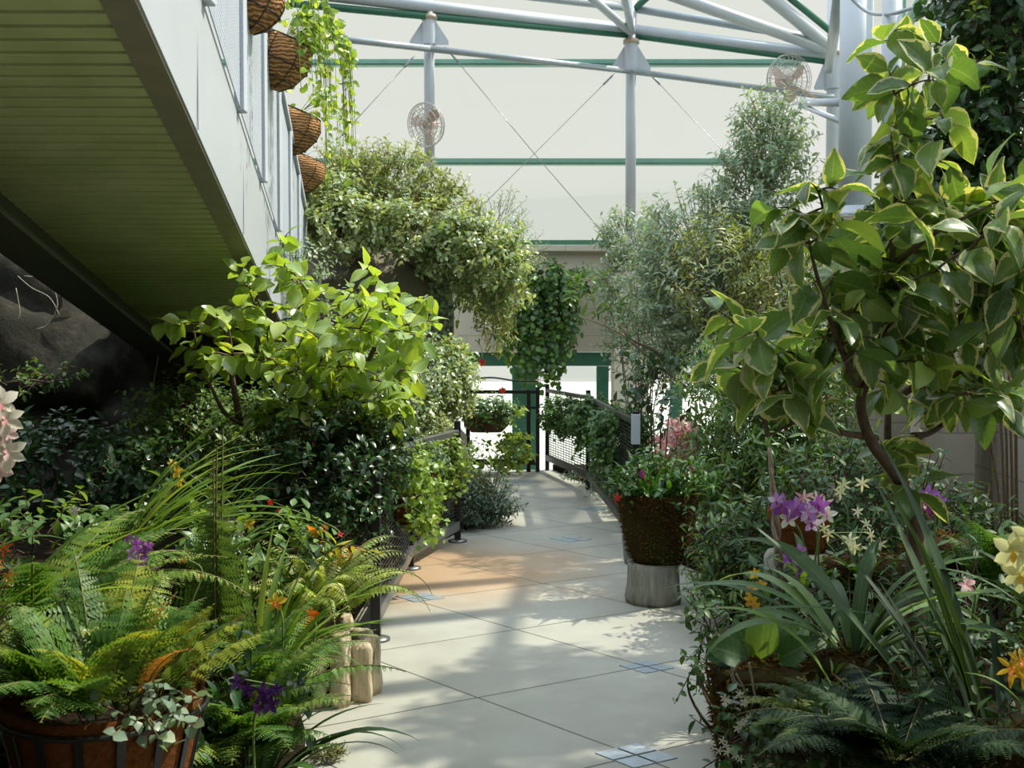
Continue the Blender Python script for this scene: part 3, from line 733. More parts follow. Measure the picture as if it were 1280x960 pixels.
# hanging half-baskets on the railing of the walkway
def rail_basket(px, py, Y, wpx, label, seed, vine):
    c = W(px, py, Y); R = S(wpx, Y)/2*1.3; t = thing('hanging_basket', label, 'hanging basket', c, 'coir baskets hung along the walkway railing')
    M = np.array(frames(unit(A(.25, -.1, .2))[None]*0+A(0, 1, 0)[None], A(.38, -.1, 1)[None])[0])
    prof = [(.02, -1.5), (.42, -1.44), (.76, -1.18), (.99, -.72), (1.05, -.35), (.98, -.08), (.88, .06), (.8, .04), (.76, -.1)]
    m = MB(); m.lathe(np.array(prof)*R, 26, c, M, wob=.02, seed=seed); m.build('liner', MAT['coir_fibre'], t)
    m = MB()
    for (r, z) in ((.9, .07), (1.03, -.68), (.78, -1.19)):
        m.tube([c+M @ (A(r*math.cos(a), r*math.sin(a), z)*R) for a in np.linspace(0, 2*PI, 25)], .004, 5, False)
    for a in np.linspace(0, 2*PI, 8, endpoint=False):
        m.tube([c+M @ (A(r*math.cos(a), r*math.sin(a), z)*R) for r, z in ((.9, .07), (1.07, -.35), (1.02, -.7), (.78, -1.19), (.44, -1.46))], .003, 4, False)
    m.build('wire_frame', MAT['black_metal'], t)
    if vine:
        L = MB(); Bq = MB()
        for i in range(vine):
            a = rng.uniform(-1.2, 1.5); st = c+A(math.cos(a)*R*.9, math.sin(a)*R*.7, .02); l = rng.uniform(.12, .62)*(1 if rng.random() < .75 else 1.5)
            out = A(abs(math.cos(a))*.2+.03, math.sin(a)*.12, 0)
            pts = spline([c+A(0, 0, -.02), st+out*.35+A(0, 0, .1), st+out+A(0, 0, -.05), st+out*1.15+A(.02*rng.normal(), .02*rng.normal(), -l)], 5)
            Bq.tube(pts, .002, 3, False); pp = pts[4:]
            n = len(pp); L.leaves(T_BROAD, pp, rnd_dir(n, -.4)+A(.4, -.3, 0), rnd_dir(n, .3)+A(.4, -.5, .3), rng.uniform(.035, .075, n))
        nn = vine*5; q_, dd_ = ell(nn, c+A(.1, 0, .1), (R*1.25, R, R*.7), .6)
        L.leaves(T_BROAD, q_, dd_+A(.3, -.3, -.2), rnd_dir(nn, .7)+A(.2, -.3, 0), rng.uniform(.05, .085, nn))
        L.build('trailing_leaves', MAT['leaf_lime'], t); Bq.build('stems', MAT['green_stem'], t)
rail_basket(322, -16, 5.9, 58, 'coir basket cut off at the top edge, nearest along the walkway railing', 1, 6)
rail_basket(354, 52, 7.2, 62, 'coir basket spilling lime-green trailing leaves, high on the walkway railing', 2, 34)
rail_basket(371, 142, 9.3, 52, 'bare coir basket in the middle of the walkway row', 3, 10)
rail_basket(381, 198, 11.2, 45, 'lowest and farthest coir basket of the walkway row', 4, 0)

# ------------------------------------------------------------------ railings, gate
def rail_post(B, p, h, w=.05): B.box(p+A(0, 0, h/2), (w, w, h)); B.box(p+A(0, 0, .008), (.13, .13, .016))
def railing(name, label, cat, posts, hs, posts_h, zlow, zmesh, mesh_mat, top_mat, group=None, skip_top=0, post_w=.05, foot=True):
    t = thing(name, label, cat, posts[0], group)
    for i, p in enumerate(posts):
        m = MB(); m.box(p+A(0, 0, posts_h/2), (post_w, post_w, posts_h)); m.build('post', MAT['black_metal'], t, smooth=False, bevel=.004)
        if foot:
            m = MB(); m.lathe([(.075, 0), (.075, .012), (.04, .02)], 16, p); m.build('foot', MAT['rail_metal'], t)
    for a_, b_ in zip(posts[:-1], posts[1:]):
        m = MB(); m.bar(a_+A(0, 0, hs), b_+A(0, 0, hs), .045, .045); m.build('top_rail', MAT[top_mat], t, smooth=False, bevel=.008)
        m = MB(); m.bar(a_+A(0, 0, zlow), b_+A(0, 0, zlow), .05, .075); m.build('bottom_rail', MAT[top_mat], t, smooth=False, bevel=.006)
        m = MB(); ln = np.linalg.norm(b_-a_)
        for h in np.arange(zlow+.06, zmesh, .028): m.bar(a_+A(0, 0, h), b_+A(0, 0, h), .006, .009)
        for s in np.linspace(.03, .97, int(ln/.12)): q_ = a_*(1-s)+b_*s; m.bar(q_+A(0, 0, zlow), q_+A(0, 0, zmesh), .006, .006, (1, 0, 0))
        m.build('mesh_panel', MAT[mesh_mat], t, smooth=False)
    return t
pl = [G(470, 800), G(513, 711), G(572, 677)]
railing('path_railing', 'black railing with mesh infill curving along the left edge of the path', 'railing', pl, .86, .95, .13, .8, 'black_metal', 'rail_metal')
pr = [G(684, 588), G(735, 612), W(794, 697, 8.15)*A(1, 1, 0)]
railing('path_railing', 'black railing with wire infill along the right side near the gate', 'railing', pr, .98, 1.06, .16, .92, 'black_metal', 'black_metal', foot=False)
cap = thing('rail_bracket', 'short bright steel sleeve on the end post of the right railing', 'bracket', pr[2]+A(0, 0, .78))
m = MB(); m.box(pr[2]+A(0, 0, .93), (.062, .062, .22)); m.build('sleeve', MAT['steel_white'], cap, smooth=False, bevel=.004)
gl, gr_ = W(585, 585, 13.55)*A(1, 1, 0), W(672, 585, 13.55)*A(1, 1, 0)
gt = thing('metal_gate', 'closed black metal gate at the far end of the path', 'gate', gl)
for p in (gl, gr_, gr_-A(.11, 0, 0)):
    m = MB(); m.box(p+A(0, 0, .5), (.05, .05, 1.0 if p is not gr_ else 1.06)); m.build('upright', MAT['black_metal'], gt, smooth=False, bevel=.004)
for h, hh in ((.97, .045), (.78, .035), (.12, .07)):
    m = MB(); m.bar(gl+A(0, 0, h), gr_+A(0, 0, h), .04, hh); m.build('rail', MAT['black_metal'], gt, smooth=False, bevel=.004)
m = MB()
for h in np.arange(.2, .76, .05): m.bar(gl+A(0, 0, h), gr_+A(-.11, 0, h), .004, .004)
m.build('wire_infill', MAT['black_metal'], gt, smooth=False)
gw = thing('looped_wire', 'thin dark wire looping above the gate', 'wire', W(590, 470, 13.6))
m = MB(); m.tube(spline([W(588, 474, 13.6), W(615, 472, 13.6), W(645, 476, 13.6), W(672, 476, 13.55)]), .012, 6); m.build('strand', MAT['black_metal'], gw)

# metal inlay plates in the path joints
def plate(px, py, k, label, deg=0):
    c = G(px, py); t = thing('floor_plate', label, 'floor plate', c, 'square inlay plates set into the path')
    a_ = unit(G(833, 945)-G(800, 933)); b_ = unit(G(800, 933)-G(755, 943)); h = k/2
    P = lambda i, j: c+a_*i+b_*j+A(0, 0, .004)
    for i in (-1, 1):
        for j in (-1, 1):
            m = MB(); g_ = .006; x0, x1, y0, y1 = sorted((i*g_, i*h))+sorted((j*g_, j*h))
            v = [P(x0, y0), P(x1, y0), P(x1, y1), P(x0, y1)]; v = [q_-A(0, 0, .008) for q_ in v]+v
            m.add(v, [np.array([[3,2,1,0],[4,5,6,7],[0,1,5,4],[1,2,6,5],[2,3,7,6],[3,0,4,7]])]); m.build('tile', MAT['plate_metal'], t, smooth=False)
plate(795, 945, .2, 'nearest square metal plate in the path, quartered by joints')
plate(808, 834, .17, 'square metal plate in the path near the right edge, second nearest')
plate(525, 747, .2, 'square metal plate in the path close to the left railing')
plate(713, 674, .22, 'pale metal plate in the middle of the path before the stump')
plate(745, 636, .24, 'pale metal plate in the path near the right railing')
plate(650, 602, .24, 'farthest pale plate in the path just before the gate')
def PB(px, py, Y, rx, ry, rd=None, share=1):
    return (W(px, py, Y), A(S(rx, Y), rd if rd else S((rx+ry)/2, Y), S(ry, Y)), share)
T_ELL = leaf(.36, 4, .42, .15, .15)
def gz(p, z=.05): return A(p[0], p[1], z)

# ------------------------------------------------------------------ rocks
def rock(name, label, cat, c, rad, seed, mat='rock', amp=.28, sub=4, sc_=1.3, group=None):
    import bmesh
    bm = bmesh.new(); bmesh.ops.create_icosphere(bm, subdivisions=sub, radius=1)
    for v in bm.verts:
        n = Vector(v.co); k = 1+amp*noise.fractal(n*sc_+Vector((seed*7.1, seed*3.3, 0)), .8, 2.1, 4)+.12*noise.cell(n*2.2+Vector((seed, 0, 0)))
        v.co = Vector((n.x*rad[0], n.y*rad[1], n.z*rad[2]))*k
    me = bpy.data.meshes.new(name); bm.to_mesh(me); bm.free(); me.materials.append(MAT[mat])
    for p in me.polygons: p.use_smooth = True
    o = bpy.data.objects.new(name, me); C.objects.link(o); o.location = c
    return tag(o, label, cat, group)
rock('rock_outcrop', 'large pale rock mound behind the citrus tree, draped with shrubs', 'rock', W(448, 330, 12.8)*A(1, 1, 0)+A(0, 0, 1.15), A(.92, .8, 1.75), 1)
rock('rock_ledge', 'overhanging rock ledge at the right shoulder of the rock mound', 'rock', W(560, 322, 12.7), A(.5, .5, .3), 9)
rock('rock_pillar', 'tall rock pillar at the right end of the rock mound', 'rock', W(549, 400, 12.6)*A(1, 1, 0)+A(0, 0, .9), A(.17, .2, 1.55), 2, amp=.16)
rock('boulder', 'grey boulder behind the end of the left railing, beside the gate', 'rock', W(556, 545, 11.3)*A(1, 1, 0)+A(0, 0, .35), A(.24, .25, .42), 3)
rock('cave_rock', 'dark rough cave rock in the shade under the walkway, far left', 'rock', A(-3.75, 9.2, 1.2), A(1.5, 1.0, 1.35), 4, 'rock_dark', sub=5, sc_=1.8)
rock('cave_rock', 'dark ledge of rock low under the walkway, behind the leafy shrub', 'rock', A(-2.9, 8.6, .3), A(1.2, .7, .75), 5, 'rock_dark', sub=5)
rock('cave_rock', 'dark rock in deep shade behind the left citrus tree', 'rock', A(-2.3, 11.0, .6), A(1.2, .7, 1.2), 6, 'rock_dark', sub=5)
rt = thing('hanging_root', 'thin pale dangling root strands against the dark cave rock', 'root', W(60, 350, 8.2))
for a_ in ([(22, 345), (40, 360), (62, 372), (75, 395)], [(30, 345), (60, 350), (72, 380), (60, 405), (45, 412)], [(20, 360), (25, 390), (22, 400)], [(198, 445), (192, 480), (186, 530)]):
    m = MB(); m.tube(spline([W(x, y, 7.9) for x, y in a_], 5), .0035, 5); m.build('root_strand', MAT['root_white'], rt)

# ------------------------------------------------------------------ back: shrubs on the rocks
shrub('rock_shrub', 'feathery green shrub crowning the top of the rock mound', 'shrub', W(450, 240, 12.6), [PB(430, 226, 12.4, 52, 36, .4), PB(485, 238, 12.2, 66, 48, .4, 1.4), PB(535, 268, 12.0, 48, 46, .4), PB(440, 262, 12.0, 60, 30, .3)], 1100, .08, T_ELL, MAT['leaf_olive'], 8, .17, .2)
shrub('rock_shrub', 'white-dappled small-leaved shrub spilling over the left face of the rock mound', 'shrub', W(420, 300, 11.8), [PB(405, 262, 11.7, 46, 40, .4), PB(430, 286, 11.4, 58, 30, .4)], 400, .075, T_OVATE, MAT['leaf_rock'], 8, .18, .3)
shrub('rock_shrub', 'pale sunlit shrub draping over the right shoulder of the rock mound', 'shrub', W(540, 300, 11.9), [PB(515, 288, 11.4, 62, 22, .3, 1.0), PB(580, 312, 11.4, 42, 40, .3, 1.0), PB(612, 330, 11.6, 30, 56, .3, .9), PB(640, 336, 11.8, 14, 36, .2, .3)], 680, .075, T_OVATE, MAT['leaf_rock'], 8, .18, .2)
shrub('rock_shrub', 'wispy tall shrub with thin sprays right of the rock mound', 'shrub', W(612, 300, 13), [PB(620, 285, 13, 34, 34, .4), PB(650, 318, 13, 22, 28, .3, .5)], 130, .06, T_NARROW, MAT['leaf_sage'], 8, .22, .8)
def curtain(name, label, cat, px0, px1, py0, py1, Y, n, size, mat, lmin=.4, depth=.25, T=T_IVY, dens=.035, spread=.06, group=None, bulge=0):
    t = thing(name, label, cat, W((px0+px1)/2, py0, Y), group); L = MB(); Bq = MB(); full = S(py1-py0, Y)
    for i in range(n):
        s = rng.random(); p = W(px0+(px1-px0)*s, py0+rng.uniform(-4, 12), Y)+A(0, -rng.random()*depth, 0)
        l = full*rng.uniform(lmin, 1)*(1-.45*abs(2*s-1)**3)
        k = max(4, int(l/dens)); u = np.linspace(0, 1, k)
        wv = rng.uniform(-1, 1, 2)*spread
        P = p+np.stack([wv[0]*u+.02*np.sin(u*9+i), wv[1]*u-bulge*np.sin(PI*u), -l*u], -1)
        Bq.tube(P, .0025, 3, False)
        q_ = P+rng.normal(scale=.02, size=P.shape)
        L.leaves(T, q_, rnd_dir(k, -.8)+A(0, -.3, 0), rnd_dir(k)*.5+A(.2, -.8, .5), size*rng.uniform(.6, 1.2, k))
    L.build('foliage', MAT[mat], t); Bq.build('stems', MAT['twig'], t); return t
curtain('hanging_vine', 'dark green vine curtain hanging over the concrete beam above the gate', 'vine', 624, 722, 342, 482, 16.9, 90, .1, 'leaf_vine', .55, .4, dens=.05)
shrub('creeping_vine', 'green vine mass lying along the top of the concrete beam', 'vine', W(680, 352, 17.0), [PB(690, 352, 17, 44, 16, .3), PB(650, 365, 16.9, 30, 22, .3)], 150, .1, T_IVY, MAT['leaf_vine'], 7, .2)
curtain('weeping_plant', 'pale weeping plant hanging off the right end of the rocks', 'plant', 596, 650, 318, 440, 12.6, 60, .085, 'leaf_olive', .5, .5, T_LANCE, .03, .12)
curtain('weeping_plant', 'yellowish trailing strands hanging beside the rock pillar', 'plant', 562, 606, 335, 400, 12.2, 24, .08, 'leaf_lime', .3, .4, T_OVATE, .05, .1)
curtain('creeping_vine', 'thin ivy creeping down the rock pillar', 'vine', 536, 566, 300, 470, 11.75, 26, .06, 'leaf_sage', .5, .15, T_IVY, .05, .05)
shrub('white_shrub', 'bushy shrub flecked white in the sun behind the left railing end', 'shrub', gz(W(530, 540, 10.2)), [PB(520, 478, 10.2, 56, 46, .4, 1.2), PB(560, 478, 10.4, 28, 40, .3), PB(500, 525, 9.8, 50, 40, .4)], 760, .062, T_OVATE, MAT['leaf_rock'], 8, .16, .4)
def bloom(px, py, Y, spx, label, mat, name='red_flower', cat='flower', stem_to=None, n=5, face=(0, -1, .25), T=None, lip=None, group=None):
    c = W(px, py, Y); t = thing(name, label, cat, c, group); orchid(name, c, face, S(spx, Y), MAT[mat], MAT[lip] if lip else None, t, n, T)
    if stem_to is not None:
        m = MB(); m.tube(bez(np.asarray(stem_to), c, 0, 7, bend=A(.03, 0, .04)), .004, 5); m.build('stem', MAT['green_stem'], t)
bloom(602, 453, 12.0, 10, 'single red bloom hanging in front of the bright doorway', 'petal_red', stem_to=W(594, 425, 12.2), n=6)
bloom(628, 488, 13.3, 9, 'small red bloom on top of the gate planter', 'petal_red', stem_to=W(626, 512, 13.4), n=6)
bloom(553, 476, 10.0, 9, 'small orange-red bloom in the white-flecked shrub', 'petal_orange', stem_to=W(555, 500, 10.1), n=6)

# planters hung on the railings and the gate
def rail_planter(label, px, py, Y, wpx, hpx, trail, n, mat, size, box='coir', T=T_OVATE, boxpx=None, group='planters hung on the railings', ang=0, k=7, ln=.12, dy=.0):
    c = W(px, py, Y); R = S(wpx, Y)/2; H = S(hpx, Y); t = thing('hanging_planter', label, 'planter', c, group)
    bw, bh = S((boxpx or (wpx*.8, hpx*.45))[0], Y)/2, S((boxpx or (wpx*.8, hpx*.45))[1], Y)
    M = np.array([[math.cos(ang), -math.sin(ang), 0], [math.sin(ang), math.cos(ang), 0], [0, 0, 1]])
    m = MB(); v = []
    for z, s in ((0, 1), (-bh*.6, .9), (-bh, .62)):
        for a in np.linspace(0, 2*PI, 20, endpoint=False):
            v.append(c+M @ A(abs(math.cos(a))**.6*np.sign(math.cos(a))*bw*s, abs(math.sin(a))**.6*np.sign(math.sin(a))*min(bw, .14)*s, z-bh*.1))
    f = [np.array([[i+j*20, (i+1) % 20+j*20, (i+1) % 20+(j+1)*20, i+(j+1)*20] for j in range(2) for i in range(20)]), np.arange(20)[None], np.arange(40, 60)[::-1][None]]
    m.add(v, f); m.build('liner', MAT[box], t)
    m = MB(); top = [c+M @ A(abs(math.cos(a))**.6*np.sign(math.cos(a))*bw*1.02, abs(math.sin(a))**.6*np.sign(math.sin(a))*min(bw, .14)*1.02, -bh*.1) for a in np.linspace(0, 2*PI, 25)]
    m.tube(top, .006, 5, False); m.build('rim_wire', MAT['black_metal'], t)
    L = MB(); Bq = MB()
    b_, d_ = ell(n, c+A(0, 0, H*.1), (R*.95, min(R, .22), H*.42), .5); b_ = (b_-c) @ M.T+c
    sprigs(L, None, b_, d_+A(0, 0, .35), ln*rng.uniform(.6, 1.3, n), k, size, T, .35, .1)
    for i in range(trail):
        s = rng.uniform(-1, 1); p = c+M @ A(s*bw, -min(bw, .14), 0); l = H*rng.uniform(.25, .75); kk = max(4, int(l/.028)); u = np.linspace(0, 1, kk)
        P = p+np.stack([.05*np.sin(u*4+i), -.06*np.sin(u*2)-.02, -l*u], -1); Bq.tube(P, .002, 3, False)
        L.leaves(T, P+rng.normal(scale=.02, size=P.shape), rnd_dir(kk, -.5)+A(0, -.4, 0), rnd_dir(kk)*.5+A(.1, -.6, .6), size*rng.uniform(.6, 1.2, kk))
    L.build('foliage', MAT[mat], t)
    if trail: Bq.build('stems', MAT['green_stem'], t)
    return t
rail_planter('planter of bright ivy mound on the near bay of the left railing', 506, 612, 6.9, 80, 84, 45, 190, 'leaf_lime', .042, T=T_IVY, ang=1.2)
rail_planter('planter with ivy trailing below, on the far bay of the left railing', 556, 583, 8.6, 56, 56, 22, 120, 'leaf_lime', .04, T=T_IVY, boxpx=(36, 22), ang=.7)
rail_planter('ferny planter half hidden behind the near ivy mound, left railing', 528, 582, 7.9, 46, 46, 6, 90, 'leaf_fence', .05, T=T_LANCE, ang=1.0)
rail_planter('long wooden trough planter hung on the gate', 608, 516, 13.3, 66, 30, 10, 170, 'leaf_fence', .06, 'wood_planter', boxpx=(62, 22))
rail_planter('yellow-green trailing plant hanging at the right of the gate', 644, 542, 13.3, 34, 58, 12, 20, 'leaf_lime', .07, boxpx=(26, 12), T=T_IVY)
rail_planter('bushy green planter nearest the gate on the right railing', 706, 522, 12.7, 50, 40, 8, 230, 'leaf_fence', .06, boxpx=(30, 16), ang=-.6)
rail_planter('bushy green planter in the middle of the right railing', 744, 532, 11.2, 60, 50, 8, 300, 'leaf_fence', .06, boxpx=(34, 20), ang=-.7)
rail_planter('large rounded green planter at the near end of the right railing', 776, 560, 9.4, 68, 84, 14, 420, 'leaf_fence', .055, boxpx=(44, 40), ang=-.9)
shrub('ground_cover', 'trailing bright leaves growing under the gate', 'plant', gz(W(620, 575, 13.2)), [PB(606, 570, 13.2, 18, 12, .2), PB(640, 574, 13.2, 20, 8, .15)], 36, .07, T_IVY, MAT['leaf_lime'], 6, .14)
shrub('low_bush', 'low rounded blue-green bush at the foot of the left railing', 'bush', gz(G(602, 655)), [PB(606, 632, 9.6, 31, 34, .28), PB(590, 640, 9.4, 26, 26, .22, .6)], 380, .06, T_LANCE, MAT['leaf_blue'], 7, .13, .6)
shrub('ground_cover', 'small low plants along the foot of the right railing', 'plant', gz(G(742, 605)), [PB(725, 604, 12.3, 18, 6, .15), PB(752, 600, 11.2, 20, 12, .2), PB(770, 612, 10.5, 16, 10, .2)], 90, .06, T_LANCE, MAT['leaf_sage'], 7, .1)
# rock-side shrubs in the middle distance, left
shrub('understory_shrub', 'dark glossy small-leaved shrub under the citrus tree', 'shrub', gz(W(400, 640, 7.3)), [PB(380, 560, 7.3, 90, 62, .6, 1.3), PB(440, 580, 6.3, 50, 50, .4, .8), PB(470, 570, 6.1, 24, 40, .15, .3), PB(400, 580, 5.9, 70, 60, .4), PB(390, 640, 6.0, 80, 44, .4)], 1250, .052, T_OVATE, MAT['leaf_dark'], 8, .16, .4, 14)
shrub('understory_shrub', 'sun-flecked spreading shrub left of the citrus tree, below the walkway', 'shrub', gz(W(240, 640, 7.4)), [PB(230, 520, 7.4, 52, 26, .3), PB(300, 545, 7.3, 60, 40, .4), PB(230, 590, 7.5, 70, 40, .5)], 520, .055, T_OVATE, MAT['leaf_mid'], 8, .17, .3, 12)
shrub('understory_shrub', 'grey-green shrub between the walkway edge and the citrus tree', 'shrub', gz(W(380, 540, 8.6)), [PB(370, 345, 8.6, 26, 24, .3, .5), PB(480, 450, 8.8, 60, 60, .5, 1.3), PB(400, 440, 8.8, 70, 60, .5)], 420, .05, T_OVATE, MAT['leaf_sage'], 8, .16, .4, 10)
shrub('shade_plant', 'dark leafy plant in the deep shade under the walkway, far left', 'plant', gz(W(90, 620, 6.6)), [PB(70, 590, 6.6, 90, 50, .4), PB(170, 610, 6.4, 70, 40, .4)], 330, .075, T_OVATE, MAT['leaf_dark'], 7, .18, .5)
shrub('shade_plant', 'scattered small bright leaves on the dark ledge at far left', 'plant', W(60, 480, 7.8), [PB(30, 478, 7.8, 40, 8, .2), PB(75, 470, 7.9, 24, 8, .2)], 26, .05, T_OVATE, MAT['leaf_mid'], 6, .12, .5)

# ------------------------------------------------------------------ left citrus tree
root = gz(W(395, 640, 6.4))
t = thing('citrus_tree', 'small tree with bright yellow-green sunlit leaves left of the path', 'tree', root)
Bq = MB(); nodes = []
limbs = [[root, root+A(.05, 0, .35), W(415, 540, 6.4), W(400, 470, 6.3), W(405, 430, 6.2)],
         [W(418, 545, 6.4), W(370, 537, 6.2), W(325, 535, 6.0), W(285, 520, 5.9), W(262, 480, 5.8)],
         [W(412, 520, 6.4), W(450, 470, 6.5), W(480, 410, 6.5), W(500, 380, 6.5)],
         [W(400, 470, 6.3), W(375, 400, 6.2), W(365, 345, 6.2)], [W(418, 542, 6.4), W(470, 520, 6.2), W(505, 490, 6.1)],
         [W(300, 528, 5.95), W(290, 470, 5.9), W(280, 400, 5.9)]]
for i, l in enumerate(limbs):
    p = spline(l, 6); Bq.tube(p, np.linspace(.026 if i == 0 else .02, .009, len(p)), 8); nodes += list(p[2:])
L = MB(); tg = []
for b_, k_ in ((PB(400, 420, 6.2, 115, 88, .75), 60), (PB(480, 400, 6.4, 70, 70, .6), 22), (PB(300, 435, 6.0, 78, 64, .55), 30), (PB(370, 345, 6.2, 50, 40, .4), 12), (PB(440, 480, 6.1, 80, 40, .6), 16), (PB(300, 350, 5.9, 32, 26, .2), 5), (PB(222, 402, 5.8, 26, 14, .15), 4), (PB(535, 385, 6.4, 18, 30, .2), 4), (PB(362, 300, 6.2, 10, 14, .1), 2), (PB(430, 430, 5.8, 110, 75, .3), 30), (PB(525, 420, 6.1, 32, 60, .25), 9), (PB(380, 520, 5.8, 110, 22, .25), 12), (PB(420, 360, 6.3, 80, 40, .4), 14), (PB(390, 510, 5.9, 90, 26, .3), 10), (PB(460, 470, 6.3, 70, 60, .5), 18), (PB(500, 510, 6.0, 40, 18, .2), 5)):
    tg += list(ell(k_, b_[0], b_[1], .7)[0])
crown(L, Bq, nodes, tg, .006, T_BROAD, .132, .038, .15, .2, .1)
L.build('foliage', MAT['leaf_citrus'], t); Bq.build('trunk', MAT['bark'], t)

# ------------------------------------------------------------------ right: tall airy tree and shrubs in the middle distance
root = gz(W(900, 640, 9.6)); t = thing('airy_tree', 'tall airy tree with fine grey-green leaves and a narrow top, right of the gate', 'tree', root)
Bq = MB(); nodes = []
for l, r in (([root, W(905, 520, 9.6), W(925, 400, 9.6), W(945, 280, 9.6), W(955, 170, 9.6)], .035), ([W(915, 500, 9.6), W(860, 470, 9.4), W(820, 440, 9.3), W(790, 425, 9.2), W(772, 405, 9.2)], .022), ([W(925, 400, 9.6), W(880, 330, 9.5), W(850, 300, 9.4)], .018), ([W(925, 420, 9.6), W(970, 340, 9.5), W(985, 260, 9.5)], .018)):
    p = spline(l, 6); Bq.tube(p, np.linspace(r, r*.3, len(p)), 7); nodes += list(p[3:])
L = MB(); B2 = Bq
for b_, n_ in ((PB(962, 180, 9.6, 36, 52, .35), 260), (PB(945, 240, 9.6, 60, 50, .5), 230), (PB(880, 305, 9.5, 80, 56, .6), 420), (PB(860, 380, 9.4, 75, 66, .6), 520), (PB(950, 340, 9.6, 70, 70, .6), 420)):
    q_, dd = ell(n_, b_[0], b_[1], .75); sprigs(L, B2, q_, dd+A(0, 0, .5), .17*rng.uniform(.6, 1.4, n_), 8, .072, T_ELL, .5, .1)
L.build('foliage', MAT['leaf_sage'], t); B2.build('trunk', MAT['bark_pale'], t)
shrub('silver_shrub', 'silvery fine-leaved shrub in front of the concrete pier by the gate', 'shrub', gz(W(800, 600, 11.5)), [PB(800, 350, 11.5, 46, 50, .5), PB(815, 420, 11.3, 52, 48, .5), PB(785, 300, 11.6, 30, 26, .3, .5), PB(822, 470, 11, 26, 22, .3, .2)], 700, .062, T_ELL, MAT['leaf_sage'], 8, .17, .5, 12)
root = W(790, 425, 9.0); t = thing('leafy_branch', 'slender branch with spiky narrow leaves reaching left over the path', 'branch', root)
Bq = MB(); p = spline([W(862, 488, 9.2), W(815, 450, 9.1), W(780, 420, 9.0), W(750, 405, 9.0), W(722, 395, 9.0)], 6); Bq.tube(p, np.linspace(.014, .004, len(p)), 6)
nodes = list(p[8:]); L = MB(); B2 = Bq
tg = [W(735+rng.uniform(-22, 40), 375+rng.uniform(-30, 22), 9.0+rng.uniform(-.25, .25)) for _ in range(16)]
crown(L, B2, nodes, tg, .004, T_LANCE, .13, .022, .25, -.1, .1)
Bq.build('branch', MAT['bark_pale'], t); L.build('foliage', MAT['leaf_fence'], t)
shrub('flowering_shrub', 'bushy green shrub filling the middle right behind the moss pot', 'shrub', gz(W(930, 660, 7.4)), [PB(930, 480, 7.5, 62, 60, .5), PB(960, 560, 7.3, 66, 56, .5), PB(920, 600, 7.4, 44, 40, .4), PB(1000, 500, 7.4, 50, 80, .5)], 700, .095, T_LANCE, MAT['leaf_mid'], 8, .2, .4, 14)
shrub('flowering_shrub', 'dense green shrub behind the variegated tree, left of the thick column', 'shrub', gz(W(1000, 640, 8.4)), [PB(990, 380, 8.4, 60, 70, .5), PB(900, 350, 8.6, 50, 60, .5), PB(1040, 440, 8.2, 50, 60, .4)], 520, .08, T_LANCE, MAT['leaf_olive'], 8, .2, .5, 12)
shrub('azalea_bush', 'rose-pink flowering bush glowing behind the moss pot', 'bush', gz(W(845, 620, 10.6)), [PB(848, 560, 10.6, 34, 34, .3), PB(825, 590, 10.4, 26, 26, .25)], 140, .05, T_OVATE, MAT['leaf_mid'], 7, .12, .5)
az = thing('azalea_blossom', 'cluster of pale pink blossoms on the bush behind the moss pot', 'flowers', W(846, 552, 10.2))
q_, dd = ell(60, W(846, 556, 10.2), (.26, .15, .25), .6)
for p, v in zip(q_, dd): orchid('blossom', p, v*.5+A(0, -1, .3), .11, MAT['petal_rose'], None, az)
shrub('dark_shrub', 'dark leggy shrub with rounded leaves beside the end post of the right railing', 'shrub', gz(W(830, 640, 8.6)), [PB(828, 500, 8.6, 34, 30, .3), PB(812, 470, 8.7, 26, 26, .25), PB(850, 535, 8.5, 24, 14, .3, .3)], 44, .085, T_OVATE, MAT['leaf_blue'], 6, .2, .4)
def fuzz(t, prof, c, n, size=.028):
    """a pelt of moss shoots over a turned shape"""
    prof = np.array(prof, float); m = MB(); k = len(prof)
    ln = np.linalg.norm(np.diff(prof, axis=0), axis=1); cum = np.concatenate([[0], np.cumsum(ln)])
    s = rng.random(n)*cum[-1]; r = np.interp(s, cum, prof[:, 0]); z = np.interp(s, cum, prof[:, 1]); a = rng.uniform(0, 2*PI, n)
    d = np.stack([np.cos(a), np.sin(a), 0*a], -1); pos = np.asarray(c)+d*(r-.006)[:, None]+np.stack([0*a, 0*a, z], -1)
    m.leaves(T_NARROW, pos, d+rng.normal(scale=.6, size=(n, 3))+A(0, 0, -.25), rnd_dir(n, .4), size*rng.uniform(.5, 1.3, n), np.clip(rng.random(n)*.4+.6*(np.sin(a*3+z*20)*.5+.5), 0, 1))
    o = m.build('moss_shoots', MAT['moss_fuzz'], t); o['kind'] = 'stuff'; return o
# ------------------------------------------------------------------ moss-lined pot on a log stump, right of the path
c = G(817, 752); c[2] = 0
st = thing('log_stump', 'short grey log stump carrying the large moss pot beside the path', 'stump', c)
m = MB(); m.lathe([(.165, 0), (.172, .03), (.16, .1), (.155, .2), (.158, .245), (.0001, .25)], 40, c, wob=.02, seed=4); m.build('log', MAT['stump_bark'], st)
pt = thing('moss_pot', 'large moss-lined pot of orchids standing on the log stump', 'pot', c+A(0, 0, .25))
m = MB(); z = .245; m.lathe([(.02, z), (.145, z), (.175, z+.06), (.205, z+.2), (.23, z+.33), (.24, z+.4), (.225, z+.42), (.19, z+.37), (.0001, z+.36)], 48, c+A(.02, 0, 0), wob=.025, seed=8); m.build('moss_liner', MAT['moss'], pt); fuzz(pt, [(.145, .255), (.175, .31), (.205, .45), (.23, .58), (.24, .65), (.225, .67)], c+A(.02, 0, 0), 2600)
zt_ = c+A(.02, 0, .62)
